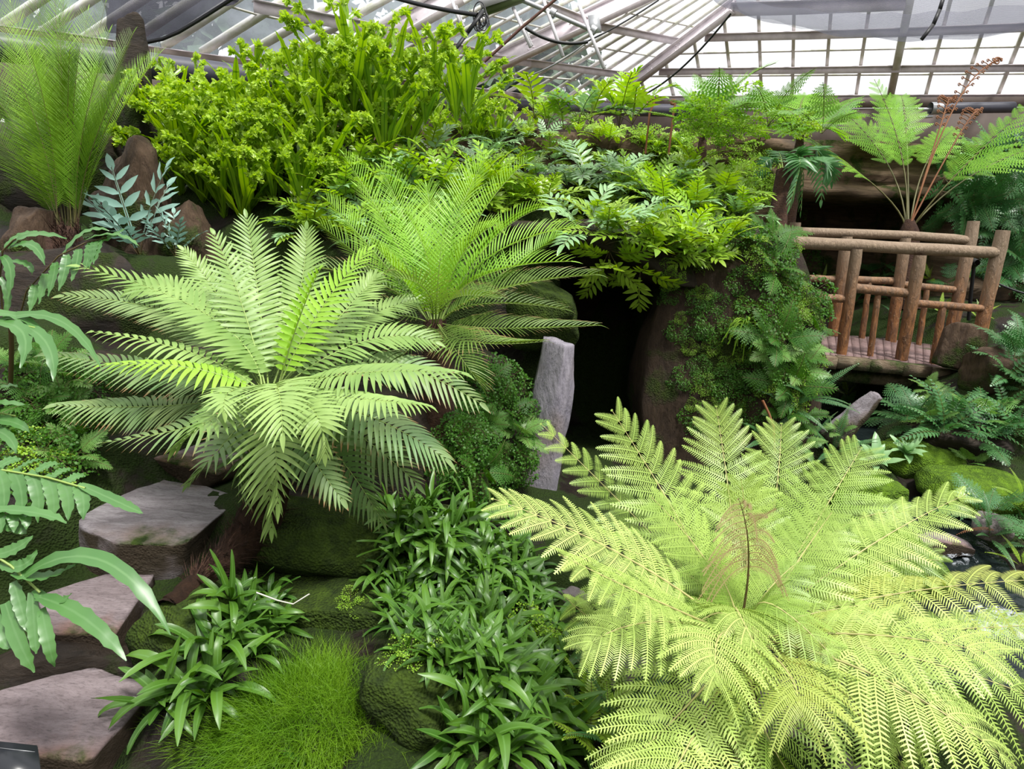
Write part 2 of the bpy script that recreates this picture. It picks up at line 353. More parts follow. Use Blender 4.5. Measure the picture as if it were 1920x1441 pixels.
def addbvh(v, f): bv_f.append(np.asarray(f)+sum(bv_n)); bv_v.append(v); bv_n.append(len(v))
# ------------------------------------------------------------------ rocks
def icos(sub):
    import bmesh
    bm = bmesh.new(); bmesh.ops.create_icosphere(bm, subdivisions=sub, radius=1)
    v = np.array([x.co[:] for x in bm.verts]); f = [[x.index for x in p.verts] for p in bm.faces]; bm.free()
    return v, [(a, b, c, c) for a, b, c in f]
def boxgrid(n):
    """unit cube with n x n quads a side, as (verts, quads)"""
    vs, fs, key = [], [], {}
    for ax in range(3):
        for sg in (-1, 1):
            ids = {}
            for i in range(n+1):
                for j in range(n+1):
                    c = [0, 0, 0]; c[ax] = sg; c[(ax+1) % 3] = -1+2*i/n; c[(ax+2) % 3] = -1+2*j/n
                    k = tuple(round(q, 4) for q in c)
                    if k not in key: key[k] = len(vs); vs.append(c)
                    ids[i, j] = key[k]
            for i in range(n):
                for j in range(n):
                    q = (ids[i, j], ids[i+1, j], ids[i+1, j+1], ids[i, j+1]); fs.append(q if sg > 0 else q[::-1])
    return np.array(vs, float), fs
BG = boxgrid(18)
def rock(name, label, mat, cen, size, seed=0, rot=(0, 0, 0), rough=.12, boxy=.5, planes=7, cat='rock', bvh=True, taper=0.0, kind=None, group=None, parent=None, smooth=False, lay=0.0, nz=(-.6, 1)):
    """stone: a cube pulled towards a sphere, sheared off by random planes and roughened"""
    v, f = BG; r2 = random.Random(seed)
    sp = nrm(v); v = v*boxy+sp*(1-boxy)*1.15
    for k in range(planes):
        n = nrm(np.array([r2.uniform(-1, 1), r2.uniform(-1, 1), r2.uniform(*nz)])); h = r2.uniform(.72, .95)
        dd = np.maximum(v@n-h, 0); v = v-dd[:, None]*n*.85
    if taper: v = v*np.stack([1-taper*(v[:, 2]+1)/2, 1-taper*(v[:, 2]+1)/2, np.ones(len(v))], 1)
    v = v*np.array(size)
    s = 1.0/max(size)
    dsp = np.array([noise.fractal(Vector((p[0]*s*1.5+seed, p[1]*s*1.5, p[2]*s*1.5)), 1, 2.1, 5) for p in v])
    if lay: dsp = dsp+lay*np.array([noise.noise(Vector((p[0]*1.2+seed, p[1]*1.2, p[2]*14))) for p in v])
    v = v+nrm(v)*(dsp*rough*max(size))[:, None]
    R = np.array(Euler([math.radians(a) for a in rot]).to_matrix()); v = v@R.T+np.asarray(cen)
    mb = MB(); mb.add(v, f); o = mb.obj(name, mat, parent, origin=None if parent else np.asarray(cen), smooth=smooth)
    if parent is None: tag(o, label, cat, group, kind)
    if bvh: addbvh(v, f)
    return o
# left steps
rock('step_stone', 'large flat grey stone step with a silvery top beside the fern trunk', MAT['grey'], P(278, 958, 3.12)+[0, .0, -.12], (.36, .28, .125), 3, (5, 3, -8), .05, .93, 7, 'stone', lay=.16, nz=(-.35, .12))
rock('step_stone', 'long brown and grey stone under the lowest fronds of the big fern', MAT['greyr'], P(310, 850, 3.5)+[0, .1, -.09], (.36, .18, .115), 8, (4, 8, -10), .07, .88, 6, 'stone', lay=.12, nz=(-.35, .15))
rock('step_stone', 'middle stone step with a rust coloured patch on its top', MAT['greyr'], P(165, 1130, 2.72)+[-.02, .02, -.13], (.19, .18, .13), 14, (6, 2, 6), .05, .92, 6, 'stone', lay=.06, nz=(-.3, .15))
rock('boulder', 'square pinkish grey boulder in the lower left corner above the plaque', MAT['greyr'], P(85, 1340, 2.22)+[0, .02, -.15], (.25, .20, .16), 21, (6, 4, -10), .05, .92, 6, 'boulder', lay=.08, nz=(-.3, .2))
rock('boulder', 'dark mossy boulder between two stone steps on the left edge', MAT['darkr'], P(120, 1270, 2.55)+[0, .08, -.1], (.40, .2, .2), 25, (0, 0, 5), .12, .6)
rock('boulder', 'mossy dark block directly under the leaning fern trunk', MAT['mossr'], P(335, 1190, 2.5)+[0, .08, -.04], (.20, .2, .15), 31, (0, 0, 20), .10, .7)
rock('boulder', 'wide rounded boulder covered in green moss right of the leaning trunk', MAT['mossr'], P(600, 1010, 2.95)+[0, .1, -.04], (.36, .25, .14), 41, (0, 0, 6), .07, .75, smooth=True)
rock('boulder', 'lower mossy boulder below the wide moss covered one', MAT['mossr'], P(600, 1130, 2.8)+[0, .1, -.05], (.34, .25, .13), 43, (0, 0, -4), .08, .75, smooth=True)
rock('boulder', 'small mossy boulder among strap leaves under the big fern', MAT['mossr'], P(810, 1010, 2.95)+[0, .06, 0], (.17, .16, .11), 47, (0, 0, 10), .08, .6, smooth=True)
rock('boulder', 'dark mossy stone showing below the lance leaves at the bottom', MAT['mossr'], P(830, 1300, 2.25)+[0, .08, -.05], (.24, .2, .14), 53, (0, 0, -10), .12, .6)
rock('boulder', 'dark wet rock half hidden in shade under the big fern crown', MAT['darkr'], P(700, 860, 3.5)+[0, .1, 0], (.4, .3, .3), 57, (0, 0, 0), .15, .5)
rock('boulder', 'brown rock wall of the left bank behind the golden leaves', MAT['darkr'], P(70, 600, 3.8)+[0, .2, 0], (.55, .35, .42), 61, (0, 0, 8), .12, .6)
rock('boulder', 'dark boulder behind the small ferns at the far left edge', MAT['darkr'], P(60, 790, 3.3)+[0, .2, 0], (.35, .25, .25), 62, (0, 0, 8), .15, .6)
rock('standing_stone', 'upright brown stone left of the tall palm like fern base', MAT['brown'], P(55, 470, 4.05), (.15, .13, .24), 65, (0, 4, 0), .10, .75)
rock('standing_stone', 'rounded low brown stone touching the tall fern base', MAT['brown'], P(95, 450, 4.15), (.12, .13, .15), 66, (0, 4, 0), .10, .6)
rock('standing_stone', 'tall ribbed brown rock with a blunt top beside the blue fern', MAT['brown'], P(235, 400, 4.45)+[0, .1, -.05], (.30, .24, .50), 71, (0, 6, 0), .16, .6, taper=.45)
rock('standing_stone', 'sloping brown rock running down right of the ribbed rock', MAT['brown'], P(320, 440, 4.4)+[0, .1, -.1], (.32, .24, .30), 73, (0, 22, 0), .14, .6, taper=.3)
rock('standing_stone', 'tall dark rock pillar rising behind the palm like fern to the roof', MAT['darkr'], P(245, 190, 5.2)+[0, .1, -.1], (.17, .2, .72), 75, (0, 4, 0), .10, .6, taper=.45)
rock('boulder', 'dim rock bank behind the tall fern on the left edge', MAT['darkr'], P(20, 380, 4.9)+[0, .2, 0], (.7, .35, .5), 77, (0, 0, 8), .15, .6)
rock('boulder', 'purple brown rock peeping between the crested ferns', MAT['brown'], P(350, 230, 5.6)+[0, .1, -.2], (.22, .2, .4), 78, (0, 0, 8), .12, .6)
# mound and cave
rock('cave_roof_rock', 'dark overhanging slab forming the roof of the small cave', MAT['darkr'], np.array([.62, 5.05, 1.62]), (.75, .72, .20), 81, (-4, 3, 0), .10, .7, 5, lay=.05)
rock('mossy_boulder', 'moss topped round boulder at the left lip of the cave', MAT['mossr'], P(1040, 600, 4.05)+[-.08, .2, -.02], (.24, .3, .20), 83, (0, 25, 0), .10, .5, smooth=True)
rock('cliff_rock', 'tall dark brown rock face right of the cave opening', MAT['cliff'], np.array([1.22, 4.75, .85]), (.34, .38, .78), 85, (-4, 0, 0), .09, .78, 5, lay=.03)
rock('cliff_rock', 'mossy cliff shoulder under the maidenhair cascade', MAT['cliff'], np.array([1.72, 4.75, .95]), (.36, .45, .82), 86, (-8, -6, 0), .12, .65, 5)
rock('cliff_rock', 'black rock wall at the back of the cave', MAT['darkr'], np.array([.62, 5.75, .9]), (.5, .2, .9), 87, (0, 0, 0), .08, .9, 3)
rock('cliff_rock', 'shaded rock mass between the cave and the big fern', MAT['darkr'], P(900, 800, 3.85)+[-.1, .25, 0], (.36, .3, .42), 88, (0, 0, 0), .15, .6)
rock('slate_pillar', 'pale purple grey slab standing at the cave entrance', MAT['pillar'], P(1030, 800, 4.0)+[0, .06, 0], (.115, .09, .50), 91, (2, 7, 0), .05, .97, 3, 'standing stone')
rock('boulder', 'mossy column under the maidenhair left of the pale slab', MAT['mossr'], P(870, 930, 3.5)+[0, .1, 0], (.12, .2, .35), 93, (0, 0, 0), .12, .6, smooth=True)
# right side
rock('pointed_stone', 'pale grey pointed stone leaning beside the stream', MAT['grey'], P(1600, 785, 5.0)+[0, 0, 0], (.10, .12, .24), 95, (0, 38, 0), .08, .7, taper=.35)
rock('bridge_stone', 'brown upright stone leaning on the end post of the bridge', MAT['brown'], P(1797, 648, 5.9), (.17, .12, .20), 97, (0, 12, 10), .07, .8, 5)
rock('boulder', 'pinkish brown boulder among the ferns right of the bridge', MAT['brown'], P(1872, 700, 5.5)+[0, .1, 0], (.22, .2, .19), 98, (0, 0, 10), .14, .6)
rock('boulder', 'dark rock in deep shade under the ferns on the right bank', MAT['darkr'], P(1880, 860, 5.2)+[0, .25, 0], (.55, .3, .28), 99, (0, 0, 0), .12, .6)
rock('moss_mound', 'bright green moss cushion at the edge of the stream', MAT['mossg'], P(1830, 905, 4.75)+[0, 0, -.05], (.34, .26, .11), 101, (0, 0, 0), .10, .3, 2, 'moss', smooth=True)
rock('moss_mound', 'moss covered bank behind the bright cushion by the dark water', MAT['mossg'], P(1740, 850, 5.1)+[0, .1, -.08], (.3, .2, .12), 102, (0, 0, 0), .12, .3, 2, 'moss', smooth=True)
rock('moss_mound', 'mossy hump beside the rapids behind the pale tree fern', MAT['mossg'], P(1690, 1050, 3.9)+[-.02, 0, -.05], (.24, .22, .18), 103, (0, 0, 0), .10, .4, 2, 'moss', smooth=True)
rock('moss_mound', 'dense green clump of moss under the broad leaved fern', MAT['mossg'], P(1610, 920, 4.5)+[0, 0, -.05], (.24, .22, .17), 104, (0, 0, 0), .16, .4, 2, 'moss', smooth=True)
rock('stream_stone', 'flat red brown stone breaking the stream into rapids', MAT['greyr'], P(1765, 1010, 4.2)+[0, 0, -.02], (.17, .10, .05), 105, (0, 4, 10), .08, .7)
rock('stream_stone', 'round grey stone at the far edge of the stream', MAT['path'], P(1850, 985, 4.25)+[.03, 0, 0], (.10, .1, .08), 106, (0, 0, 0), .06, .3)
rock('paving_stone', 'pale flat paving stone at the lower right corner', MAT['path'], P(1860, 1425, 2.6)+[0, 0, -.03], (.36, .2, .04), 107, (0, 0, -14), .04, .8)
rock('paving_stone', 'grey paving stone seen through fronds at the bottom edge', MAT['path'], P(1640, 1420, 2.65)+[0, 0, -.02], (.17, .15, .04), 108, (0, 0, 20), .04, .8)
rock('paving_stone', 'dark wet flat stone left of the pale tree fern', MAT['path'], P(1180, 1250, 3.05)+[0, 0, -.02], (.16, .12, .03), 109, (0, 0, 10), .05, .8)
rock('paving_stone', 'grey shaded stone below the centre of the pale tree fern', MAT['path'], P(1500, 1320, 2.9)+[0, 0, -.02], (.24, .16, .05), 110, (0, 0, 10), .06, .7)
for k, (px, py, d, s, lb) in enumerate([(1010, 1075, 3.4, .10, 'wet stone by the white water near the strap leaves'), (1075, 1100, 3.3, .08, 'small dark stone left of the pale tree fern fronds'), (1300, 1300, 2.9, .1, 'stone in deep shade beneath the pale tree fern')]):
    rock('river_stone', lb, MAT['path'], P(px, py, d)+[0, 0, -.05], (s, s*.8, s*.5), 120+k, (0, 0, 30*k), .08, .5)
# back rock wall with a dark recess
WX, WZ = 150, 50
wx = np.linspace(-5, 10, WX); wz = np.linspace(-.5, 2.75, WZ); XX, ZZ = np.meshgrid(wx, wz)
rec = sst(3.3, 3.5, XX)*sst(5.5, 5.3, XX)*sst(2.05, 1.95, ZZ)
YY = 9.0+.25*(ZZ-1)*.3+np.array([[noise.fractal(Vector((x*.9, z*5, 1)), 1, 2, 5)*.22+noise.noise(Vector((x*.35, z*9, 6)))*.14 for x in wx] for z in wz])+rec*1.6
Vw = np.stack([XX, YY, ZZ], -1).reshape(-1, 3)
tp = Vw.reshape(WZ, WX, 3)[-1].copy(); tp[:, 1] += 2.2; tp[:, 2] += .1
Vw = np.concatenate([Vw, tp]); idx = (np.arange(WZ)[:, None]*WX+np.arange(WX-1)[None]).ravel()
fw = np.stack([idx, idx+1, idx+WX+1, idx+WX], 1)
mb = MB(); mb.add(Vw, fw); o = mb.obj('wall_back', MAT['wallr'], smooth=True); tag(o, kind='structure'); addbvh(Vw, fw)
# ------------------------------------------------------------------ ray casts on the ground and rocks
BVH = BVHTree.FromPolygons([tuple(v) for v in np.concatenate(bv_v)], [tuple(dict.fromkeys(map(int, f))) for f in np.concatenate(bv_f)])
def hit(px, py, fall=5.0):
    d = ray(px, py); d = d/np.linalg.norm(d)
    loc, n, i, t = BVH.ray_cast(Vector(CAM), Vector(d), 30)
    if loc is None: return P(px, py, fall), Z.copy(), fall
    n = np.array(n); n = n if n@d < 0 else -n
    return np.array(loc), n, t
def ground(x, y, z=6.0):
    loc, n, i, t = BVH.ray_cast(Vector((x, y, z)), Vector((0, 0, -1)), 30)
    return np.array(loc) if loc is not None else np.array([x, y, 0.])
# ------------------------------------------------------------------ water
m, nt, out = newmat('stream_water'); tc = nd(nt, 'TexCoord')
pr = nd(nt, 'BsdfPrincipled', Roughness=.05); pr.inputs['Base Color'].default_value = (.02, .03, .03, 1); pr.inputs['IOR'].default_value = 1.33
n1 = noi(nt, 9.0, 3, tc.outputs['Object'], .5, .6); b = nd(nt, 'Bump', Strength=.35, Distance=.05); nt.links.new(n1, b.inputs['Height']); nt.links.new(b.outputs[0], pr.inputs['Normal'])
tr = nd(nt, 'BsdfTransparent'); tr.inputs[0].default_value = (.45, .5, .42, 1); mx = nd(nt, 'MixShader', Fac=.62)
nt.links.new(tr.outputs[0], mx.inputs[1]); nt.links.new(pr.outputs[0], mx.inputs[2]); nt.links.new(mx.outputs[0], out.inputs[0]); MAT['water'] = m
foam, nt, out = newmat('white_water'); tc = nd(nt, 'TexCoord'); pr = nd(nt, 'BsdfPrincipled', Roughness=.25); pr.inputs['Base Color'].default_value = (.6, .64, .7, 1); tr = nd(nt, 'BsdfTransparent'); mx = nd(nt, 'MixShader')
nt.links.new(mapr(nt, noi(nt, 16, 6, tc.outputs['Object'], .7, 1.5), .48, .62, 0, .85), mx.inputs[0]); nt.links.new(tr.outputs[0], mx.inputs[1]); nt.links.new(pr.outputs[0], mx.inputs[2]); nt.links.new(mx.outputs[0], out.inputs[0])
wn = 60; ax = np.linspace(.2, 4.6, wn); ay = np.linspace(2.4, 7.2, wn); XX, YY = np.meshgrid(ax, ay)
ZZ = -.03+.05*sst(3.6, 4.3, YY)+np.array([[noise.noise(Vector((x*7, y*7, 0)))*.012 for x in ax] for y in ay])
idx = (np.arange(wn-1)[:, None]*wn+np.arange(wn-1)[None]).ravel()
mb = MB(); mb.add(np.stack([XX, YY, ZZ], -1).reshape(-1, 3), np.stack([idx, idx+1, idx+wn+1, idx+wn], 1))
tag(mb.obj('stream_water', MAT['water'], smooth=True), 'dark clear water of the narrow stream winding past the mossy bank', 'stream', kind='stuff')
mb = MB()
for (px, py, d, a, b_) in [(1795, 1025, 4.15, .16, .10), (1880, 1130, 3.5, .22, .14), (1690+180, 1160, 3.45, .2, .1), (975, 1045, 3.7, .05, .03), (1040, 1130, 3.3, .05, .02)]:
    c = P(px, py, d); nn = 16; th = np.arange(nn)/nn*6.283; rr = 1+RS.randn(nn)*.15
    g = np.linspace(-1, 1, 12); GX, GY = np.meshgrid(g, g); q = 1-.4*np.clip(np.hypot(GX, GY)-.6, 0, 1)
    z = np.array([[noise.fractal(Vector((x*3, y*3, px)), 1, 2, 3)*.03 for x in g] for y in g])-np.clip(np.hypot(GX, GY)-.7, 0, 1)*.15
    gz = max(c[2], -.02)
    vv = np.stack([c[0]+GX*a*q, c[1]+GY*b_*q, z+.015+0*GX], -1).reshape(-1, 3)
    i = (np.arange(11)[:, None]*12+np.arange(11)[None]).ravel(); mb.add(vv, np.stack([i, i+1, i+13, i+12], 1))
tag(mb.obj('white_water', foam, smooth=True), 'white foaming rapids where the stream drops over stones', 'rapids', kind='stuff')
# ------------------------------------------------------------------ glasshouse
EZ = 3.5
def G(px, py, z=EZ): d = ray(px, py); return CAM+d*((z-CAM[2])/d[2])
def plane(a, b, slope, toward):
    e = nrm(b-a); u = np.array([-e[1], e[0], 0]); u = u if u@(toward-a) > 0 else -u
    up = math.cos(math.radians(slope))*u+math.sin(math.radians(slope))*Z
    n = nrm(np.cross(e, up)); n = n if n[2] < 0 else -n   # towards the inside
    return a, n
def on(pl, px, py, off=0.0):
    d = ray(px, py); a, n = pl; a = a+n*off; t = ((a-CAM)@n)/(d@n); return CAM+d*t
def beam(mb, p, q, w, h, n, m=0):
    t = nrm(q-p); s = nrm(np.cross(t, n))*w/2; n = nrm(np.cross(s, t))*h/2
    V = [p-s-n, p+s-n, p+s+n, p-s+n, q-s-n, q+s-n, q+s+n, q-s+n]
    mb.add(V, [(3, 2, 1, 0), (4, 5, 6, 7), (0, 1, 5, 4), (1, 2, 6, 5), (2, 3, 7, 6), (3, 0, 4, 7)], None, m)
for gname, h0, h1 in (('glass', .0, .16), ('glass_misty', .25, .6)):
  m, nt, out = newmat('roof_'+gname); tr = nd(nt, 'BsdfTransparent'); tr.inputs[0].default_value = (.97, .98, 1, 1)
  gl = nd(nt, 'BsdfGlossy', Roughness=.08); df = nd(nt, 'BsdfTranslucent'); df.inputs[0].default_value = (.55, .60, .66, 1) if h1 > .3 else (.8, .82, .88, 1)
  fr = nd(nt, 'Fresnel', IOR=1.3); mx = nd(nt, 'MixShader'); nt.links.new(fr.outputs[0], mx.inputs[0]); nt.links.new(tr.outputs[0], mx.inputs[1]); nt.links.new(gl.outputs[0], mx.inputs[2])
  tc = nd(nt, 'TexCoord'); m2 = nd(nt, 'MixShader'); nt.links.new(mapr(nt, noi(nt, 1.5, 5, tc.outputs['Object']), .4, .75, h0, h1), m2.inputs[0])
  nt.links.new(mx.outputs[0], m2.inputs[1]); nt.links.new(df.outputs[0], m2.inputs[2]); nt.links.new(m2.outputs[0], out.inputs[0]); MAT[gname] = m
c0 = np.array([0, 0, 3.5])
PB = plane(G(1133, 188), G(1920, 180), 33.7, c0)
PL = plane(G(259, 86), G(700, 142), 40, c0)
PM = plane(G(850, 162), G(1133, 188), 36, c0)
def facet(name, pl, quad, bars, purl, laps, eave, barw=.035, gmat='glass'):
    w = thing(name, None, None); w['kind'] = 'structure'
    n = pl[1]
    mb = MB(); mb.add([on(pl, *q, -.02) for q in quad], [(0, 1, 2, 3)]); mb.obj('glass', MAT[gmat], w, origin=(0, 0, 0))
    for a, b, ww in bars:
        mb = MB(); beam(mb, on(pl, *a), on(pl, *b), ww, ww*1.2, n); mb.obj('glazing_bar', MAT['bar'], w, origin=(0, 0, 0))
    for l in laps:
        mb = MB()
        for a, b in zip(l[:-1], l[1:]): beam(mb, on(pl, *a), on(pl, *b), .02, .02, n)
        mb.obj('glass_lap', MAT['bar'], w, origin=(0, 0, 0))
    for l, ww in purl:
        for a, b in zip(l[:-1], l[1:]):
            mb = MB(); A, B = on(pl, *a, .09), on(pl, *b, .09)
            beam(mb, A, B, ww, .012, np.array([0, 0, 1.])); v = np.array([0, 0, -ww*.45])
            beam(mb, A+v, B+v, .012, ww*.9, np.array([0, 0, 1.])); mb.obj('purlin', MAT['iron'], w, origin=(0, 0, 0))
    return w
# back slope (right of the hip)
def ext(a, b, ya, yb):
    s = (b[0]-a[0])/(b[1]-a[1]); return (a[0]+s*(ya-a[1]), ya), (a[0]+s*(yb-a[1]), yb)
mull = [((1210, 175), (1203, 151)), ((1262, 175), (1249, 118)), ((1318, 175), (1302, 77)), ((1368, 127), (1358, 37)), ((1426, 127), (1423, 42)), ((1486, 166), (1488, 70)),
        ((1547, 171), (1559, 11)), ((1609, 153), (1631, 9)), ((1737, 173), (1782, 0)), ((1806, 171), (1861, 0)), ((1875, 168), (1915, 68)), ((1944, 168), (1995, 68))]
tops = [148, 116, 74, 35, -60, -60, -60, -60, -60, -60, -60, -60]
bars = [(*ext(a, b, 184, t), .05) for (a, b), t in zip(mull, tops)]; bars = [(a, b, .042) for a, b, _ in bars]
facet('window_1', PB, [(1133, 190), (2300, 178), (2450, -90), (1385, -10)], bars,
      [([(1236, 130), (1500, 127), (1690, 124)], .09), ([(1690, 124), (1920, 122), (2200, 120)], .09), ([(1322, 65), (1520, 60), (1700, 54)], .10), ([(1700, 54), (1920, 45), (2200, 30)], .10), ([(1370, 8), (1500, 4), (1700, -5)], .16), ([(1152, 182), (1400, 180), (1680, 179)], .11), ([(1680, 179), (1920, 178), (2250, 176)], .11)],
      [[(1270, 101), (1319, 99.5), (1520, 95), (1700, 91), (1920, 87.5), (2100, 84)], [(1215, 143), (1500, 141), (1920, 138), (2100, 136)]], None)
# left slope in two bends
def lerp(a, b, t): return (a[0]+(b[0]-a[0])*t, a[1]+(b[1]-a[1])*t)
Ab, At, Bb, Bt = (840, 163), (1177, -2), (1135, 190), (1372, 12)
barsM = []
for k in range(1, 8):
    t = k/8; a = lerp(Ab, Bb, t); b = lerp((1240, -33), (1480, -70), t); barsM.append((a, b, .036))
facet('window_2', PM, [(840, 158), (1133, 188), (1480, -69), (1240, -36)], barsM,
      [([(905, 101), (996, 113), (1187, 138)], .10), ([(1020, 3), (1128, 45), (1278, 74)], .10), ([(850, 160), (987, 178), (1124, 190)], .11)],
      [[(950, 139), (1080, 150), (1180, 163)][:2], [(1040, 75), (1140, 92), (1230, 106)], [(1150, 18), (1260, 42), (1340, 58)]], None)
Cb, Ct = (620, 124), (890, -36)
barsL = [((384, 94), (516, 11), .07), ((459, 103), (637, 0), .07), ((522, 109), (719, 0), .07), ((312, 83), (500, -40), .07), ((240, 80), (420, -40), .07), ((606, 112), (775, 6), .07), ((160, 70), (340, -50), .07), ((80, 60), (260, -60), .07), ((0, 50), (180, -70), .07), ((-90, 40), (100, -80), .07)]
barsL = [(*ext(a, b, a[1]+4, -40), w_) for a, b, w_ in barsL]
for k in range(1, 7):
    t = k/7; barsL.append((lerp(Cb, Ab, t), lerp((930, -58), (1215, -24), t), .036))
facet('window_3', PL, [(-260, 18), (845, 160), (1235, -30), (-160, -190)], barsL,
      [([(-200, 22), (100, 64)], .16), ([(475, 1), (600, 26), (725, 50)], .14), ([(765, 62), (858, 84), (952, 107)], .12), ([(100, 60), (262, 86), (420, 108), (600, 131)], .16), ([(600, 131), (845, 162)], .16)],
      [[(431, 12), (481, 27), (541, 39), (609, 56), (680, 78)], [(700, 86), (880, 120)], [(880, 20), (1060, 62)]], None, gmat='glass_misty')
def rafter(pl, a, b, w_, h, off=.16):
    mb = MB(); A, B = on(pl, *a, off), on(pl, *b, off); n = pl[1]
    beam(mb, A, B, .02, h, n); beam(mb, A+n*h*.5, B+n*h*.5, w_, .016, n); beam(mb, A-n*h*.5, B-n*h*.5, w_, .016, n)
    t = nrm(B-A); s = nrm(np.cross(t, n))
    for q in (.02, .40, .62, .97):
        c = A+(B-A)*q
        for k in (-1, 1):
            for j in (-1, 1): beam(mb, c+t*.04*k+n*h*.2*j-s*.022, c+t*.04*k+n*h*.2*j+s*.022, .018, .018, n)
    o = mb.obj('roof_beam', MAT['iron']); return tag(o, kind='structure')
rafter(PB, (1137, 192), (1375, 10), .09, .20, .1); rafter(PM, (855, 152), (1225, -22), .10, .26, .12); rafter(PL, (640, 112), (860, -18), .12, .34, .14)
mb = MB(); beam(mb, on(PB, 1668, 186, .08), on(PB, 1712, -30, .08), .09, .12, PB[1]); tag(mb.obj('roof_beam', MAT['bar']), kind='structure')
# wall plate below the eaves
mb = MB()
for a, b in [((1133, 197), (2250, 188)), ((840, 172), (1133, 197)), ((-260, 30), (840, 172))]:
    A, B = G(*a, EZ-.1), G(*b, EZ-.1); beam(mb, A, B, .1, .12, Z); beam(mb, A-[0, 0, .45], B-[0, 0, .45], .08, .75, Z)
o = mb.obj('wall_plate', MAT['sill']); o.name = 'trim_1'; tag(o, kind='structure')
def tube_thing(name, label, cat, pts, r, mat, n=8, group=None, sag=0.0):
    pts = np.asarray(pts, float); mb = MB()
    if len(pts) < 3 or sag:
        t = np.linspace(0, 1, 16)[:, None]; pts = pts[0]*(1-t)+pts[-1]*t-Z*sag*4*t*(1-t)
    tube(mb, pts, r, n); o = mb.obj(name, MAT[mat], origin=pts.mean(0), smooth=False); return tag(o, label, cat, group)
tube_thing('heating_pipe', 'fat dark heating pipe under the left roof eave behind the crested ferns', 'pipe', [G(-200, 66, EZ-.36)+[.12, 0, 0], G(300, 128, EZ-.36)+[.12, -.05, 0], G(840, 196, EZ-.36)+[.1, -.1, 0]], .13, 'pipe', 12)
tube_thing('heating_pipe', 'dark heating pipe under the corner of the eaves above the ferns', 'pipe', [P(955, 196, 10.4), P(1060, 201, 10.2), P(1180, 206, 10.0), P(1350, 208, 9.8)], .085, 'pipe', 12)
h = thing('roller_tube', 'dark roller tube with a metal end cap right of the roof post', 'roller', P(1750, 203, 9.2))
mb = MB(); tube(mb, [P(1748, 203, 9.2), P(1820, 202, 9.2), P(1900, 201, 9.2)], .07, 12); mb.obj('roller', MAT['pipe'], h)
mb = MB(); tube(mb, [P(1744, 203, 9.19), P(1752, 203, 9.19), P(1764, 203, 9.19)], .078, 12); mb.obj('end_cap', MAT['galv'], h)
mb = MB(); tube(mb, [P(1720, 205, 9.2), P(1732, 205, 9.2), P(1746, 205, 9.2)], .02, 6); tube(mb, [P(1722, 220, 9.2), P(1735, 219, 9.2), P(1748, 218, 9.2)], .02, 6); mb.obj('bracket', MAT['galv'], h)
# vent gear under the roof
g = thing('vent_gear', 'galvanised vent shaft with clamps and racks hanging under the roof', 'vent gear', P(1045, 30, 7.0))
mb = MB(); tube(mb, [P(960, -8, 7.0), P(1040, 26, 7.0), P(1118, 60, 7.0)], .024, 8); mb.obj('shaft', MAT['galv'], g)
for (a, b, c) in [((845, -6), (866, 52), 1), ((962, 14), (995, 88), 1), ((1018, -4), (1056, 106), 0), ((1086, 10), (1133, 128), 0)]:
    mb = MB(); A, B = P(*a, 7.0), P(*b, 6.95); beam(mb, A, B, .03, .022, FW); t = nrm(B-A)
    if c:
        for k in range(22):
            q = A+(B-A)*(.3+.68*k/22); beam(mb, q+RT*.018, q+RT*.034, .008, .018, FW)
    mb.obj('rack', MAT['white'], g)
for (x, y) in [(1036, 24), (1112, 56)]:
    mb = MB(); tube(mb, [P(x-4, y-2, 7.0), P(x, y, 7.0), P(x+5, y+3, 7.0)], .045, 10); mb.obj('clamp', MAT['galv'], g)
mb = MB(); beam(mb, P(1112, 28, 6.98), P(1118, 62, 6.98), .11, .015, FW); mb.obj('drilled_plate', MAT['galv'], g)
mb = MB(); beam(mb, P(908, 18, 7.0), P(980, -8, 7.0), .14, .10, Z); mb.obj('gearbox', MAT['gearg'], g)
mb = MB(); beam(mb, P(900, 6, 6.9), P(960, -14, 6.9), .02, .10, Z); mb.obj('motor_bracket', MAT['white'], g)
tube_thing('rusty_rod', 'rusty brown rod slanting across the roof frame', 'rod', [P(908, 116, 6.6), P(980, 50, 6.5), P(1050, -8, 6.4)], .014, 'rust')
mb = MB(); beam(mb, P(845, 104, 6.5), P(876, 62, 6.5), .035, .012, FW); beam(mb, P(876, 62, 6.5), P(906, 20, 6.5), .035, .012, FW)
tag(mb.obj('black_strap', MAT['black'], origin=P(876, 62, 6.5)), 'black strap running down from the cable coil to the crested ferns', 'strap')
mb = MB()
for k in range(7):
    th = np.linspace(0, 6.6, 22); a_, b_ = RS.uniform(.03, .07), RS.uniform(.05, .12); c = P(901+RS.uniform(-8, 8), 34+RS.uniform(-10, 12), 6.5)
    tube(mb, c+np.cos(th)[:, None]*RT*a_+np.sin(th)[:, None]*UP*b_+np.linspace(0, .04, 22)[:, None]*FW, .006, 5)
tag(mb.obj('cable_coil', MAT['black'], origin=P(901, 34, 6.5)), 'tangled coil of black cable hanging from the roof', 'cable')
tube_thing('cable', 'thick black cable coming in from the upper left to the coil', 'cable', [P(715, -12, 6.9), P(895, 28, 6.5)], .02, 'black', sag=.02)
tube_thing('cable', 'sagging black cable between the coil and the drilled plate', 'cable', [P(985, 52, 6.5), P(1102, 78, 6.6)], .016, 'black', sag=.06)
tube_thing('tie_cable', 'thin tie cable with a turnbuckle below the hip beam', 'cable', [P(1370, 26, 6.8), P(1158, 192, 8.5)], .010, 'black', sag=.18)
tube_thing('tie_cable', 'thin wire crossing the glass above the hip beam', 'cable', [P(1235, 0, 7), P(1100, 78, 7)], .008, 'black', sag=.02)
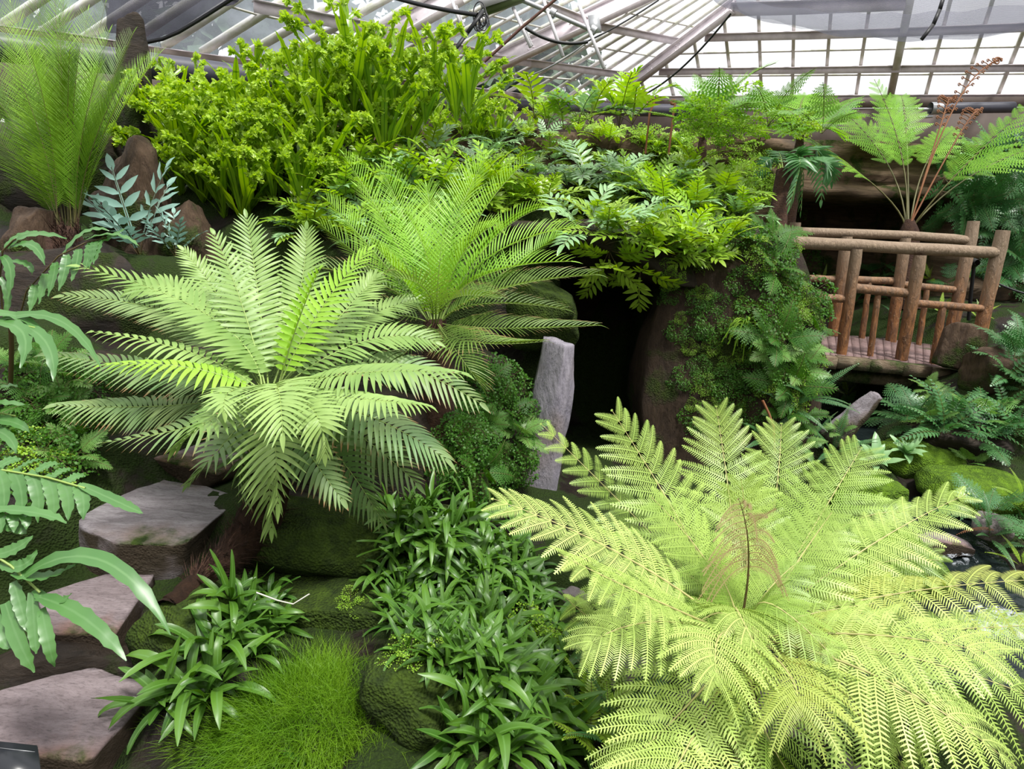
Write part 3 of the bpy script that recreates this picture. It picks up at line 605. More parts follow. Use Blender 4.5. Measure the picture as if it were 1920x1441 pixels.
tube_thing('tie_cable', 'thin grey wire crossing below the racks to the left eave', 'cable', [P(1100, 80, 7), P(930, 155, 7.4)], .008, 'galv', sag=.08)
# shade nets
def netmat(name, col, dens):
    m, nt, out = newmat(name); tc = nd(nt, 'TexCoord'); mp = nd(nt, 'Mapping'); mp.inputs['Scale'].default_value = (1, 1, 1); nt.links.new(tc.outputs['UV'], mp.inputs[0])
    w1 = nd(nt, 'TexWave', Scale=40.0, Distortion=1.5); nt.links.new(mp.outputs[0], w1.inputs['Vector']); w1.bands_direction = 'X'
    w2 = nd(nt, 'TexWave', Scale=14.0, Distortion=1.5); nt.links.new(mp.outputs[0], w2.inputs['Vector']); w2.bands_direction = 'Y'
    k = mathn(nt, 'MAXIMUM', w1.outputs[1], w2.outputs[1]); f = mapr(nt, k, .3, .95, dens*.55, dens*1.25)
    df = nd(nt, 'BsdfDiffuse'); df.inputs[0].default_value = (*col, 1); tl = nd(nt, 'BsdfTranslucent'); tl.inputs[0].default_value = (*col, 1)
    a = nd(nt, 'MixShader', Fac=.5); nt.links.new(df.outputs[0], a.inputs[1]); nt.links.new(tl.outputs[0], a.inputs[2])
    tr = nd(nt, 'BsdfTransparent'); b = nd(nt, 'MixShader'); nt.links.new(f, b.inputs[0]); nt.links.new(tr.outputs[0], b.inputs[1]); nt.links.new(a.outputs[0], b.inputs[2])
    nt.links.new(b.outputs[0], out.inputs[0]); return m
def net(name, label, mat, topl, botl, d0, d1, bag=.12):
    """a hanging length of netting between an upper and a lower edge"""
    n = 40; t = np.linspace(0, 1, n)
    def along(l): l = np.array(l, float); s = np.linspace(0, 1, len(l)); return np.stack([np.interp(t, s, l[:, 0]), np.interp(t, s, l[:, 1])], 1)
    A, B = along(topl), along(botl); rows = 12; V = []
    for k in range(rows):
        q = k/(rows-1); 
        for i in range(n):
            p = P(*(A[i]*(1-q)+B[i]*q), d0*(1-q)+d1*q); p = p+FW*bag*math.sin(q*3.14)*(1+.4*math.sin(t[i]*23))+Z*.012*math.sin(t[i]*37+q*4); V.append(p)
    i = (np.arange(rows-1)[:, None]*n+np.arange(n-1)[None]).ravel()
    uv = np.stack([np.tile(t*6, rows), np.repeat(np.linspace(0, 1.5, rows), n)], 1)
    mb = MB(); mb.add(V, np.stack([i, i+1, i+n+1, i+n], 1), uv); o = mb.obj(name, mat, origin=V[0], smooth=True); return tag(o, label, 'shade net'), P(*B[0], d1), B
net('shade_net', 'pale grey shade net sagging across the top right of the glass', netmat('pale_netting', (.24, .24, .32), .60), [(1330, -60), (1480, -60), (1600, -50), (1760, -50), (2100, -70)], [(1345, 5), (1395, 30), (1480, 48), (1580, 68), (1680, 76), (1770, 76), (1860, 68), (2000, 48), (2150, 30)], 6.2, 6.6)
net('shade_net', 'lighter fold of the pale net along its upper edge', netmat('pale_netting_fold', (.25, .25, .32), .38), [(1380, 0), (1500, 17), (1600, 24), (1690, 25), (1800, 20), (1950, 5)], [(1395, 26), (1500, 52), (1600, 66), (1690, 72), (1800, 70), (1950, 52)], 6.1, 6.55, .05)
net('shade_net', 'dark shade net drooping from the roof in the top left', netmat('dark_netting', (.10, .095, .125), .85), [(170, -40), (230, -50), (300, -50), (380, -50), (460, -40)], [(195, 55), (240, 74), (275, 78), (330, 62), (372, 38), (410, 14), (450, -12)], 5.6, 6.0)
tube_thing('net_hem', 'black hem cord along the lower edge of the dark net', 'cord', [P(230, 72, 5.95), P(272, 80, 5.95), P(305, 73, 5.95), P(335, 60, 5.95), P(372, 38, 5.95), P(410, 14, 5.95), P(450, -12, 5.95)], .016, 'black')
mb = MB(); 
for a, b in [((1770, -8), (1762, 18)), ((1762, 18), (1750, 46)), ((1750, 46), (1728, 74))]: beam(mb, P(*a, 6.0), P(*b, 6.0), .03, .015, FW)
tag(mb.obj('net_strap', MAT['black'], origin=P(1750, 46, 6)), 'black strap hanging in front of the pale net', 'strap')
# ------------------------------------------------------------------ bridge
wood = None
m, nt, out = newmat('weathered_pole'); tc = nd(nt, 'TexCoord'); mp = nd(nt, 'Mapping'); mp.inputs['Scale'].default_value = (9, 9, 2.5); nt.links.new(tc.outputs['Object'], mp.inputs[0])
n1 = noi(nt, 3, 5, mp.outputs[0], .65, .5); sx = nt.nodes.new('ShaderNodeSeparateXYZ'); nt.links.new(tc.outputs['Object'], sx.inputs[0])
c = mixc(nt, mapr(nt, n1, .40, .60), (.30, .13, .045), (.13, .06, .028))
c = mixc(nt, mapr(nt, sx.outputs[2], .35, .95), c, (.27, .195, .13)); c = mixc(nt, mapr(nt, noi(nt, 40, 3, tc.outputs['Object']), .66, .74), c, (.45, .33, .2))
pr = nd(nt, 'BsdfPrincipled', Roughness=.65); nt.links.new(c, pr.inputs['Base Color']); b = nd(nt, 'Bump', Strength=.8, Distance=.03); nt.links.new(n1, b.inputs['Height']); nt.links.new(b.outputs[0], pr.inputs['Normal']); nt.links.new(pr.outputs[0], out.inputs[0])
WOOD = m; DECK = rockmat('worn_deck_board', (.24, .16, .155), (.32, .22, .205), (.18, .11, .10), .0, streak=(3, 3, 3)); EDGE = rockmat('mossy_board_end', (.20, .14, .09), (.30, .24, .16), (.08, .05, .035), .25, (.12, .16, .05), (3, 3, 8))
base = P(1640, 665, 6.3); BZ = base[2]
br = thing('footbridge', 'rustic round pole footbridge with plank deck over the stream', 'footbridge', base)
def pole(name, a, b, r, da, db=None, n=12, mid=None):
    A = P(*a, da); B = P(*b, db if db else da-.25); K = 9; t = np.linspace(0, 1, K)[:, None]
    if mid is not None: Mp = P(*mid, (da+(db or da))/2); pts, _ = bez(A, Mp, B, t[:, 0])
    else: pts = A*(1-t)+B*t
    pts = pts+RS.randn(K, 3)*r*.03; rad = r*(1+RS.randn(K)*.025); rad[0] *= .96; rad[-1] *= .93
    mb = MB(); tube(mb, pts, rad, n); return mb.obj(name, WOOD, br, smooth=False)
N_, Fp = 6.2, 7.15
for a, b, r, d in [((1577, 664), (1607, 466), .048, N_), ((1689, 674), (1726, 478), .054, N_), ((1826, 672), (1881, 432), .060, N_), ((1562, 628), (1588, 443), .058, Fp), ((1670, 640), (1698, 446), .055, Fp), ((1776, 660), (1826, 415), .060, Fp), ((1470, 640), (1491, 417), .055, Fp), ((1465, 660), (1480, 452), .052, N_), ((1523, 640), (1530, 545), .045, N_-.02)]:
    pole('post', a, b, r, d)
pole('handrail', (1440, 452), (1868, 474), .052, N_-.22, N_-.22, mid=(1665, 463)); pole('handrail', (1450, 434), (1822, 451), .046, Fp-.22, Fp-.22, mid=(1665, 440))
for a, b, r, d in [((1500, 556), (1588, 560), .036, N_-.12), ((1598, 539), (1708, 550), .041, N_-.14), ((1712, 568), (1842, 578), .034, N_-.12), ((1500, 521), (1578, 524), .036, Fp-.12), ((1600, 524), (1688, 527), .037, Fp-.12), ((1690, 533), (1806, 545), .036, Fp-.12)]:
    pole('middle_rail', a, b, r, d, d)
for a, b, r, d in [((1631, 669), (1647, 548), .027, N_), ((1749, 684), (1768, 574), .032, N_), ((1616, 634), (1630, 527), .029, Fp), ((1722, 646), (1738, 543), .029, Fp)]:
    pole('baluster', a, b, r, d, d-.12)
E0, E1 = P(1440, 662, 6.1), P(1790, 694, 6.05); F0, F1 = P(1430, 618, 7.3), P(1790, 652, 7.25)
for q in (E0, E1, F0, F1): q[2] = q[2]
zf = .5*(E0[2]+E1[2]); mb = MB(); nb = 24
for k in range(nb):
    t0, t1 = (k+.03)/nb, (k+.955)/nb
    a, b, c, d = E0+(E1-E0)*t0, E0+(E1-E0)*t1, F0+(F1-F0)*t1, F0+(F1-F0)*t0
    jz = RS.randn()*.002; arch = lambda t: .03*math.sin(t*math.pi); o_ = np.array([0, 0, .045])
    v = [a, b, c, d]; v = [p+[0, 0, jz+arch(t0 if i in (0, 3) else t1)] for i, p in enumerate(v)]
    mb.add([p-o_ for p in v]+v, [(3, 2, 1, 0), (4, 5, 6, 7), (0, 1, 5, 4), (1, 2, 6, 5), (2, 3, 7, 6), (3, 0, 4, 7)])
mb.obj('deck', DECK, br)
mb = MB(); t = [0, .18, .36, .535, .71, .86, 1]
for a, b in zip(t[:-1], t[1:]):
    A, B = E0+(E1-E0)*(a+.003), E0+(E1-E0)*(b-.003); ar = np.array([0, 0, .03*math.sin((a+b)/2*3.14)-.05]); beam(mb, A+ar-FW*.02, B+ar-FW*.02, .10, .10, Z)
mb.obj('edge_board', EDGE, br)
mb = MB(); tube(mb, [E0+(E1-E0)*q+np.array([0, .16, -.17]) for q in (0, .3, .6, .95)], .06, 10); mb.obj('support_log', EDGE, br)
mb = MB(); tube(mb, [F0+(F1-F0)*q+np.array([0, -.2, -.15]) for q in (0, .3, .6, .95)], .06, 10); mb.obj('support_log', EDGE, br)
l = thing('path_light', 'small black path light behind the far end post of the bridge', 'light', P(1816, 600, 7.3))
mb = MB(); tube(mb, [P(1816, 600, 7.3), P(1821, 545, 7.2), P(1826, 500, 7.1)], .018, 8); mb.obj('pole', MAT['black'], l)
mb = MB(); tube(mb, [P(1822, 498, 7.1), P(1826, 492, 7.05), P(1833, 492, 7.0)], [.04, .05, .03], 10); mb.obj('lamp_head', MAT['black'], l)
tube_thing('chain', 'thin dark chain running right from the bridge end post', 'chain', [P(1868, 530, 6.1), P(1990, 560, 6.0)], .009, 'black', sag=.03)
# plaque
p = thing('plant_plaque', 'black plant name plaque leaning at the lower left corner', 'plaque', P(20, 1440, 1.75))
mb = MB(); A, B, Cc, D = P(-50, 1385, 1.80), P(70, 1398, 1.80), P(82, 1478, 1.72), P(-40, 1468, 1.72); n = nrm(np.cross(B-A, D-A))*.004
mb.add([A-n, B-n, Cc-n, D-n, A+n, B+n, Cc+n, D+n], [(3, 2, 1, 0), (4, 5, 6, 7), (0, 1, 5, 4), (1, 2, 6, 5), (2, 3, 7, 6), (3, 0, 4, 7)]); mb.obj('plate', solid('plaque_black', (.012, .014, .018), .3), p)
mb = MB(); 
for a, b in [((-10, 1400.5), (66, 1409))]: beam(mb, P(*a, 1.785), P(*b, 1.785), .0012, .0012, FW)
mb.obj('engraved_line', MAT['galv'], p)
mb = MB(); tube(mb, [P(20, 1440, 1.77), P(20, 1440, 1.77)-[0, 0, .10], P(20, 1440, 1.77)-[0, 0, .20]], .008, 6); mb.obj('stake', MAT['black'], p)
# ------------------------------------------------------------------ the big crowns, frond by frond
def crown(plant, cpx, dC, specs, kind, base_r=.03, lab=None):
    """specs: (mid px, tip px, depth change at mid and tip, material key, options)"""
    c0 = P(*cpx, dC)
    for (mx_, my_), (tx, ty), dm, dt, mat, op in specs:
        P1 = P(mx_, my_, dC+dm); P2 = P(tx, ty, dC+dt)
        h = (P2-c0)*[1, 1, 0]; hn = h/max(np.linalg.norm(h), 1e-6)
        P0 = c0+hn*base_r
        if 'b' in op: P0 = P(*op['b'], dC+op.get('bd', 0))
        Nr = Z-hn*op.get('inw', 1.0)-FW*[1, 1, 0]*op.get('cam', .35)
        Lf = np.linalg.norm(P1-P0)+np.linalg.norm(P2-P1)
        mb = MB(); sc_ = op.get('w', 1.0)
        if kind == 'blech':
            n = int(op.get('n', Lf/.027)); pinnate(mb, P0, P1, P2, n, .175*sc_, .0225*op.get('pw', 1), Nr, 86, 30, op.get('fold', .18), op.get('droop', .22), .10, 6, 'lin', op.get('wav', .10), .22, .42, wavn=5, jit=.035)
        elif kind == 'cyc':
            n = int(op.get('n', Lf/.0205)); pinnate(mb, P0, P1, P2, n, .215*sc_, .0090*op.get('pw', 1), Nr, 64, 24, op.get('fold', .5), op.get('droop', .22), .12, 6, 'lin', 0, .22, .38, jit=.04)
        elif kind == 'dick':
            n = int(op.get('n', max(12, Lf/.062))); m_ = int(op.get('m', 24))
            bipinnate(mb, P0, P1, P2, n, .30*sc_, Nr, m_, .006, .043*op.get('ll', 1), 76, 34, op.get('fold', .15), op.get('droop', .30), op.get('pet', .22), .16, .42, gap=op.get('gap', .86))
        elif kind == 'far':
            n = int(op.get('n', 16)); bipinnate(mb, P0, P1, P2, n, .46*sc_, Nr, 14, .008, .07, 70, 44, .1, op.get('droop', .25), op.get('pet', .45), .22, .5, gap=.95)
        f = mb.obj('frond', MAT[mat], plant)
        if op.get('lab'): f['label'] = op['lab']
        rachis(f, P0, P1, P2, {'blech': .0045, 'cyc': .004, 'dick': .0055, 'far': .012}[kind], MAT[op.get('r', {'blech': 'rachis', 'cyc': 'rachis', 'dick': 'rachis_y', 'far': 'rachis_b'}[kind])])
        bpy.context.view_layer.update() if False else None
def fix_parent(o): pass
A = thing('hard_fern', 'large light green fern with a rosette of comb fronds on a leaning dark trunk', 'fern', P(505, 745, 2.85))
blA = [
 ((455, 575), (402, 440), .12, .18, 'blech', dict(w=.95)),
 ((485, 560), (462, 408), .35, .50, 'blech', dict(w=1.25)),
 ((425, 580), (345, 470), .40, .5, 'blech', dict(w=1.0)),
 ((560, 560), (575, 430), .38, .5, 'blech', dict(w=1.1)),
 ((595, 590), (690, 470), .10, .14, 'blech_y', dict(w=1.05, cam=.5)),
 ((560, 600), (600, 505), .0, -.02, 'blech_y', dict(w=.55, fold=.8)),
 ((640, 590), (705, 520), .35, .45, 'blech', dict(w=1.1)),
 ((405, 600), (150, 500), .05, .0, 'blech', dict(w=1.15, wav=.14)),
 ((350, 600), (120, 555), .30, .30, 'blech_old', dict(w=1.05)),
 ((370, 560), (245, 545), .30, .35, 'blech', dict(w=1.0)),
 ((370, 665), (175, 622), -.05, -.10, 'blech', dict(w=.75, droop=.5)),
 ((360, 690), (190, 685), -.15, -.25, 'blech_y', dict(w=.75, droop=.45)),
 ((330, 700), (88, 665), .22, .20, 'blech_old', dict(w=1.1, droop=.35)),
 ((320, 760), (105, 760), .28, .20, 'blech_old', dict(w=1.05, droop=.4)),
 ((390, 790), (190, 830), -.1, -.1, 'blech_old', dict(w=.95, droop=.35)),
 ((440, 730), (420, 770), -.35, -.5, 'blech', dict(w=.75)),
 ((430, 820), (355, 905), -.22, -.30, 'blech_old', dict(w=.75)),
 ((520, 725), (530, 812), -.38, -.60, 'blech', dict(w=1.15, droop=.22)),
 ((515, 815), (520, 945), -.34, -.42, 'blech', dict(w=1.15, droop=.2, cam=.6)),
 ((505, 880), (508, 990), -.18, -.22, 'blech', dict(w=.95, cam=.6)),
 ((455, 860), (460, 935), -.1, -.1, 'blech_old', dict(w=.9, cam=.6)),
 ((570, 835), (640, 935), -.22, -.30, 'blech_old', dict(w=.85, cam=.6)),
 ((630, 850), (715, 975), -.05, -.05, 'blech_old', dict(w=1.05, cam=.6)),
 ((665, 700), (865, 700), -.22, -.35, 'blech', dict(w=1.0, droop=.4)),
 ((650, 745), (800, 760), -.35, -.5, 'blech', dict(w=.8, droop=.5)),
 ((680, 775), (835, 860), -.15, -.2, 'blech_old', dict(w=1.05, droop=.45)),
 ((650, 800), (780, 905), .0, .0, 'blech_old', dict(w=1.1, cam=.6)),
 ((700, 680), (900, 755), .2, .15, 'blech_old', dict(w=1.1, droop=.3)),
 ((680, 640), (815, 640), .22, .3, 'blech', dict(w=1.05, droop=.2)),
 ((660, 610), (790, 560), .42, .6, 'blech', dict(w=1.0)),
 ((580, 760), (610, 850), -.42, -.5, 'blech', dict(w=.8)),
 ((420, 770), (330, 840), -.38, -.5, 'blech', dict(w=.8, droop=.4)),
]
crown(A, (505, 735), 2.85, blA, 'blech')
# its leaning trunk
tr_pts = [P(505, 745, 2.88), P(510, 850, 2.87), P(500, 945, 2.85), P(455, 1020, 2.78), P(385, 1085, 2.68), P(335, 1128, 2.55), P(318, 1145, 2.52)]
mb = MB(); t = np.linspace(0, len(tr_pts)-1, 30); pts = np.stack([np.interp(t, range(len(tr_pts)), np.array(tr_pts)[:, i]) for i in range(3)], 1)
rad = np.interp(t, range(len(tr_pts)), [.075, .08, .085, .075, .055, .048, .05]); tube(mb, pts+RS.randn(30, 3)*.003, rad*(1+RS.randn(30)*.05), 14)
tk = mb.obj('trunk', MAT['trunk'], A)
mb = MB(); N = 1100; k = RS.randint(1, 22, N); T = nrm(np.gradient(pts, axis=0))[k]; rr = nrm(np.cross(T, RS.randn(N, 3)))
blades(mb, pts[k]+rr*rad[k][:, None]*.85, rr*1.1-T*.7+RS.randn(N, 3)*.2, np.cross(T, rr), RS.uniform(.05, .12, N), .008, 3, 'tri', .25)
f = mb.obj('leaf_base_stubs', MAT['fibre'], tk); f['kind'] = 'stuff'

B = thing('palm_fern', 'feathery yellow green fern with stiff narrow leaflets behind the large comb fern', 'fern', P(815, 600, 3.6))
cy = [
 ((740, 450), (645, 290), .1, .25, 'cyc', dict(w=1.1)), ((770, 440), (712, 315), .15, .3, 'cyc', dict(w=1.15)), ((700, 470), (612, 375), .1, .2, 'cyc', dict(w=1.1)),
 ((850, 430), (915, 290), .2, .35, 'cyc', dict(w=1.2)), ((885, 430), (990, 300), .1, .2, 'cyc', dict(w=.8, fold=.9)), ((810, 440), (800, 350), .35, .5, 'cyc', dict(w=1.1)),
 ((915, 460), (1015, 390), .0, .0, 'cyc', dict(w=.75, fold=1.0)), ((920, 480), (1085, 425), .1, .1, 'cyc', dict(w=1.0)), ((900, 520), (1070, 490), .0, -.1, 'cyc', dict(w=1.0, droop=.2)),
 ((930, 545), (1115, 515), -.1, -.2, 'cyc_old', dict(w=1.1, droop=.3)), ((900, 570), (1060, 580), -.1, -.1, 'cyc_old', dict(w=.8)), ((930, 615), (1120, 610), -.15, -.2, 'cyc_old', dict(w=.95, droop=.35)),
 ((880, 640), (1020, 640), -.3, -.4, 'cyc_old', dict(w=.9, droop=.4)), ((720, 520), (600, 420), .2, .25, 'cyc', dict(w=1.1)), ((730, 540), (590, 500), -.0, -.05, 'cyc_old', dict(w=1.1)),
 ((760, 530), (690, 450), -.2, -.3, 'cyc', dict(w=.9)), ((805, 500), (760, 400), -.1, -.15, 'cyc', dict(w=1.1)), ((860, 490), (930, 420), -.15, -.2, 'cyc', dict(w=1.05)), ((800, 545), (740, 520), -.35, -.5, 'cyc_old', dict(w=.9)),
 ((850, 560), (930, 560), -.35, -.5, 'cyc_old', dict(w=.9)), ((780, 640), (730, 690), -.3, -.4, 'cyc_old', dict(w=.8)), ((850, 650), (900, 720), -.3, -.4, 'cyc_old', dict(w=.9)), ((730, 590), (640, 610), -.1, -.1, 'cyc_old', dict(w=.9)),
 ((830, 480), (860, 370), .1, .1, 'cyc', dict(w=1.1)), ((760, 480), (670, 350), .25, .4, 'cyc', dict(w=1.1)), ((960, 500), (1050, 440), .25, .3, 'cyc', dict(w=.9)), ((820, 540), (830, 440), -.25, -.35, 'cyc', dict(w=.9))]
crown(B, (815, 605), 3.6, cy, 'cyc')
mb = MB(); tube(mb, [P(815, 600, 3.62), P(820, 680, 3.62), P(825, 800, 3.6), P(830, 900, 3.55)], [.06, .08, .08, .09], 12); mb.obj('trunk', MAT['fibre'], B)

Cc = thing('palm_fern', 'tall dark green palm like fern rising to the net in the top left corner', 'fern', P(125, 440, 4.0))
cl = []
for i, (tx, ty, dt, mat) in enumerate([(20, 5, .1, 0), (-60, 60, .2, 0), (60, -30, .3, 0), (118, -25, .35, 0), (112, 45, .0, 0), (198, 5, .3, 0), (205, 60, .2, 0), (250, 62, .3, 0), (272, 112, .15, 0), (300, 100, .25, 1), (-40, 140, -.1, 0), (10, 90, -.2, 0),
        (55, 95, -.3, 0), (150, 90, -.25, 0), (-90, 180, .1, 0), (165, 20, .4, 0), (235, 140, -.1, 0), (100, -40, .1, 0), (-20, -10, .5, 0), (75, 30, .5, 0), (130, 110, -.35, 0), (185, 130, -.2, 0), (230, 95, .5, 0)]):
    mx_ = 125+(tx-125)*.42; my_ = 440+(ty-440)*.52
    cl.append(((mx_, my_), (tx, ty), dt*.4, dt, 'cycl' if i % 3 else 'cyc', dict(w=1.15, n=84, fold=.45, r='rachis_b', pw=.62, droop=.15, cam=.3)))
crown(Cc, (125, 432), 4.0, cl, 'cyc', .05)
mb = MB(); tube(mb, [P(127, 425, 4.02), P(124, 450, 4.02), P(122, 500, 4.0), P(120, 560, 3.95)], [.05, .10, .10, .10], 12); tk = mb.obj('trunk', MAT['fibre'], Cc)
mb = MB(); N = 260; base_ = np.array([P(125+RS.uniform(-26, 26), 425+RS.uniform(0, 110), 3.93+RS.uniform(-.03, .05)) for _ in range(N)])
blades(mb, base_, Z+RS.randn(N, 3)*.35-FW*.2, np.tile(RT, (N, 1)), RS.uniform(.04, .12, N), .009, 3, 'tri'); f = mb.obj('leaf_base_stubs', MAT['fibre'], tk); f['kind'] = 'stuff'

D = thing('tree_fern', 'pale lime green tree fern with lacy double comb fronds in the right foreground', 'tree fern', P(1395, 1190, 2.5))
dk = [
 ((1265, 960), (1148, 770), .35, .45, 'dick_g', dict(w=1.0)), ((1370, 950), (1343, 763), .55, .75, 'dick_g', dict(w=1.0)), ((1450, 960), (1465, 795), .60, .85, 'dick_g', dict(w=1.0)),
 ((1530, 980), (1615, 840), .45, .65, 'dick_g', dict(w=1.05)), ((1230, 1010), (1015, 795), .35, .40, 'dick_g', dict(w=.72)), ((1620, 1030), (1815, 925), .20, .25, 'dick', dict(w=.75, droop=.35)),
 ((1600, 1070), (1760, 1050), .30, .30, 'dick_g', dict(w=.8, droop=.4)), ((1640, 1120), (1960, 1085), .02, -.10, 'dick_y', dict(w=.85, droop=.7)), ((1640, 1190), (1880, 1230), -.25, -.42, 'dick', dict(w=.8, droop=.35, inw=.2)),
 ((1650, 1270), (1905, 1440), -.38, -.55, 'dick', dict(w=.95, droop=.6)), ((1700, 1230), (1990, 1330), -.12, -.2, 'dick_g', dict(w=1.0, droop=.7)), ((1175, 1045), (925, 935), -.08, -.12, 'dick', dict(w=.85, droop=.28)),
 ((1240, 1130), (1050, 1040), -.28, -.48, 'dick', dict(w=.7, droop=.4)), ((1230, 1165), (1095, 1215), -.3, -.42, 'dick', dict(w=.65, droop=.4)), ((1350, 1190), (1345, 1280), -.35, -.55, 'dick', dict(w=.8, droop=.35)),
 ((1300, 1310), (1165, 1440), -.35, -.5, 'dick', dict(w=.95, droop=.35)), ((1420, 1330), (1500, 1480), -.35, -.42, 'dick_g', dict(w=1.0, droop=.35)), ((1470, 1250), (1500, 1330), -.35, -.5, 'dick_y', dict(w=.9, droop=.5)),
 ((1330, 1060), (1220, 930), .15, .15, 'dick_g', dict(w=.8)), ((1310, 1090), (1080, 1000), .15, .15, 'dick_g', dict(w=.8, droop=.3)), ((1560, 1130), (1660, 1090), .1, .1, 'dick_g', dict(w=.8, droop=.5)),
 ((1590, 1320), (1700, 1450), -.25, -.3, 'dick_g', dict(w=.9, droop=.5)), ((1760, 1330), (1880, 1420), .15, .1, 'dick_g', dict(w=.8, droop=.5)), ((1300, 1380), (1230, 1500), -.45, -.6, 'dick', dict(w=.9, droop=.3)),
 ((1230, 1110), (1120, 1130), .1, .05, 'dick_g', dict(w=.8, droop=.5)), ((1490, 1060), (1560, 960), .15, .2, 'dick_g', dict(w=.8)), ((1400, 1030), (1390, 900), .3, .35, 'dick_g', dict(w=.8)), ((1520, 1190), (1640, 1180), -.15, -.2, 'dick_y', dict(w=.7, droop=.6)),
 ((1380, 1380), (1400, 1520), -.1, -.1, 'dick_g', dict(w=.9)), ((1560, 1000), (1700, 960), .5, .6, 'dick_g', dict(w=.8)), ((1650, 1350), (1800, 1500), .05, 0, 'dick_g', dict(w=.9, droop=.5)), ((1200, 1200), (1060, 1120), .25, .2, 'dick_g', dict(w=.8, droop=.5)), ((1750, 1180), (1950, 1170), .25, .25, 'dick_g', dict(w=.8, droop=.5)),
 ((1404, 1050), (1385, 935), -.05, -.12, 'dick_w', dict(w=.62, droop=1.25, gap=.5, ll=.6, r='rachis_d', lab='withered straw coloured frond on a dark stalk', pet=.40, n=13, cam=2.5, inw=0)),
 ((1440, 1130), (1580, 1250), -.12, -.30, 'dick_g', dict(w=.7, droop=.5, pet=.1)), ((1380, 1140), (1440, 1260), -.2, -.42, 'dick', dict(w=.6, droop=.5, pet=.1)), ((1340, 1150), (1240, 1240), -.1, -.25, 'dick_g', dict(w=.65, droop=.5, pet=.1)),
 ((1430, 1120), (1500, 1050), .05, .1, 'dick_g', dict(w=.6, pet=.1)), ((1370, 1120), (1330, 1040), .05, .05, 'dick_g', dict(w=.6, pet=.1)), ((1480, 1160), (1640, 1130), .0, .0, 'dick_g', dict(w=.7, droop=.5, pet=.1)), ((1330, 1160), (1200, 1080), .02, .0, 'dick_g', dict(w=.65, droop=.4, pet=.1)),
]
crown(D, (1400, 1190), 2.5, dk, 'dick')
mb = MB(); g0 = ground(*P(1400, 1190, 2.5)[:2]); c_ = P(1400, 1195, 2.5); tube(mb, [c_+[0, 0, .03], c_-[0, 0, .12], (c_+g0)/2, g0-[0, 0, .05]], [.05, .075, .07, .09], 14); mb.obj('trunk', MAT['fibre'], D)
mb = MB(); s0 = P(1700, 1345, 2.45); tube(mb, [s0, (s0+ground(*s0[:2]))/2, ground(*s0[:2])-[0, 0, .05]], .014, 6); tag(mb.obj('garden_stake', MAT['black'], origin=s0), 'thin black stake standing under the pale tree fern by the paving', 'stake')
# back tree ferns behind the bridge
Tf = thing('tree_fern', 'tree fern with long arching fronds rising behind the bridge', 'tree fern', P(1705, 432, 7.9))
tf = [
 ((1625, 335), (1440, 215), .0, -.1, 'treef', dict(w=1.15, pet=.45)), ((1690, 290), (1640, 150), .2, .3, 'treef', dict(w=.85, pet=.4)), ((1800, 320), (1945, 185), -.2, -.3, 'treef', dict(w=1.1, pet=.4)),
 ((1660, 300), (1560, 190), .5, .7, 'treef', dict(w=1.0, pet=.45)), ((1735, 310), (1790, 240), .4, .6, 'treef', dict(w=.7, pet=.5)), ((1700, 260), (1690, 180), .6, .9, 'treef', dict(w=.8, pet=.45)), ((1820, 330), (1960, 270), .1, .2, 'treef', dict(w=.9, pet=.5))]
crown(Tf, (1705, 425), 7.9, tf, 'far', .04)
for a, b, c in [((1740, 320), (1790, 200), (1870, 115)), ((1735, 300), (1765, 230), (1778, 190)), ((1745, 300), (1800, 250), (1832, 212))]:
    mb = MB(); P0, P1, P2 = P(1707, 420, 7.85), P(*b, 7.9), P(*c, 7.95); Bz, _ = bez(P0, P1, P2, np.linspace(0, 1, 20)); tube(mb, Bz, np.linspace(.011, .005, 20), 6)
    for k in range(9, 20):
        for s in (-1, 1):
            L = .10*(1-abs(k-14)/9); e = Bz[k]+RT*s*L+UP*L*.5; tube(mb, [Bz[k], (Bz[k]+e)/2+UP*.01, e], .005, 4); q = np.linspace(0, 5, 8)
            tube(mb, e[None]+RT*np.cos(q)[:, None]*.014+UP*np.sin(q)[:, None]*.014, .006, 4)
    th = np.linspace(0, 8, 24); r_ = np.linspace(.05, .012, 24); tube(mb, Bz[-1]+RT*(np.cos(th)*r_)[:, None]+UP*(np.sin(th)*r_)[:, None], np.linspace(.012, .006, 24), 5)
    f = mb.obj('young_coiled_frond', MAT['orange'], Tf); f['label'] = 'rust brown unrolling frond'
mb = MB(); g0 = P(1705, 520, 8.0); tube(mb, [P(1705, 412, 7.9), P(1705, 432, 7.9), P(1705, 470, 7.9), P(1705, 580, 7.9)], [.05, .10, .11, .12], 12); mb.obj('trunk', MAT['fibre'], Tf)
T2 = thing('tree_fern', 'thin dark stemmed tree fern standing against the glass above the mound', 'tree fern', P(1318, 262, 6.3))
crown(T2, (1318, 258), 6.3, [((1372, 168), (1455, 118), .0, -.1, 'treef', dict(cam=0, inw=.25, w=.62, pet=.35, r='rachis_d', n=10, droop=.05)), ((1300, 190), (1255, 160), .1, .1, 'treef', dict(cam=0, inw=.25, w=.6, pet=.3, r='rachis_d', droop=.1, n=12)), ((1400, 225), (1560, 195), .2, .3, 'treef', dict(cam=0, inw=.25, w=.85, pet=.3, r='rachis_d', droop=.1)),
   ((1330, 215), (1270, 200), -.2, -.3, 'treef', dict(cam=0, inw=.25, w=.7, pet=.3, r='rachis_d', droop=.1, n=12)), ((1350, 235), (1440, 250), -.2, -.2, 'treef', dict(cam=0, inw=.25, w=.7, pet=.3, r='rachis_d', droop=.1, n=12)), ((1290, 230), (1190, 205), .1, .2, 'treef', dict(cam=0, inw=.25, w=.7, pet=.3, r='rachis_d', droop=.1, n=12))], 'far', .02)
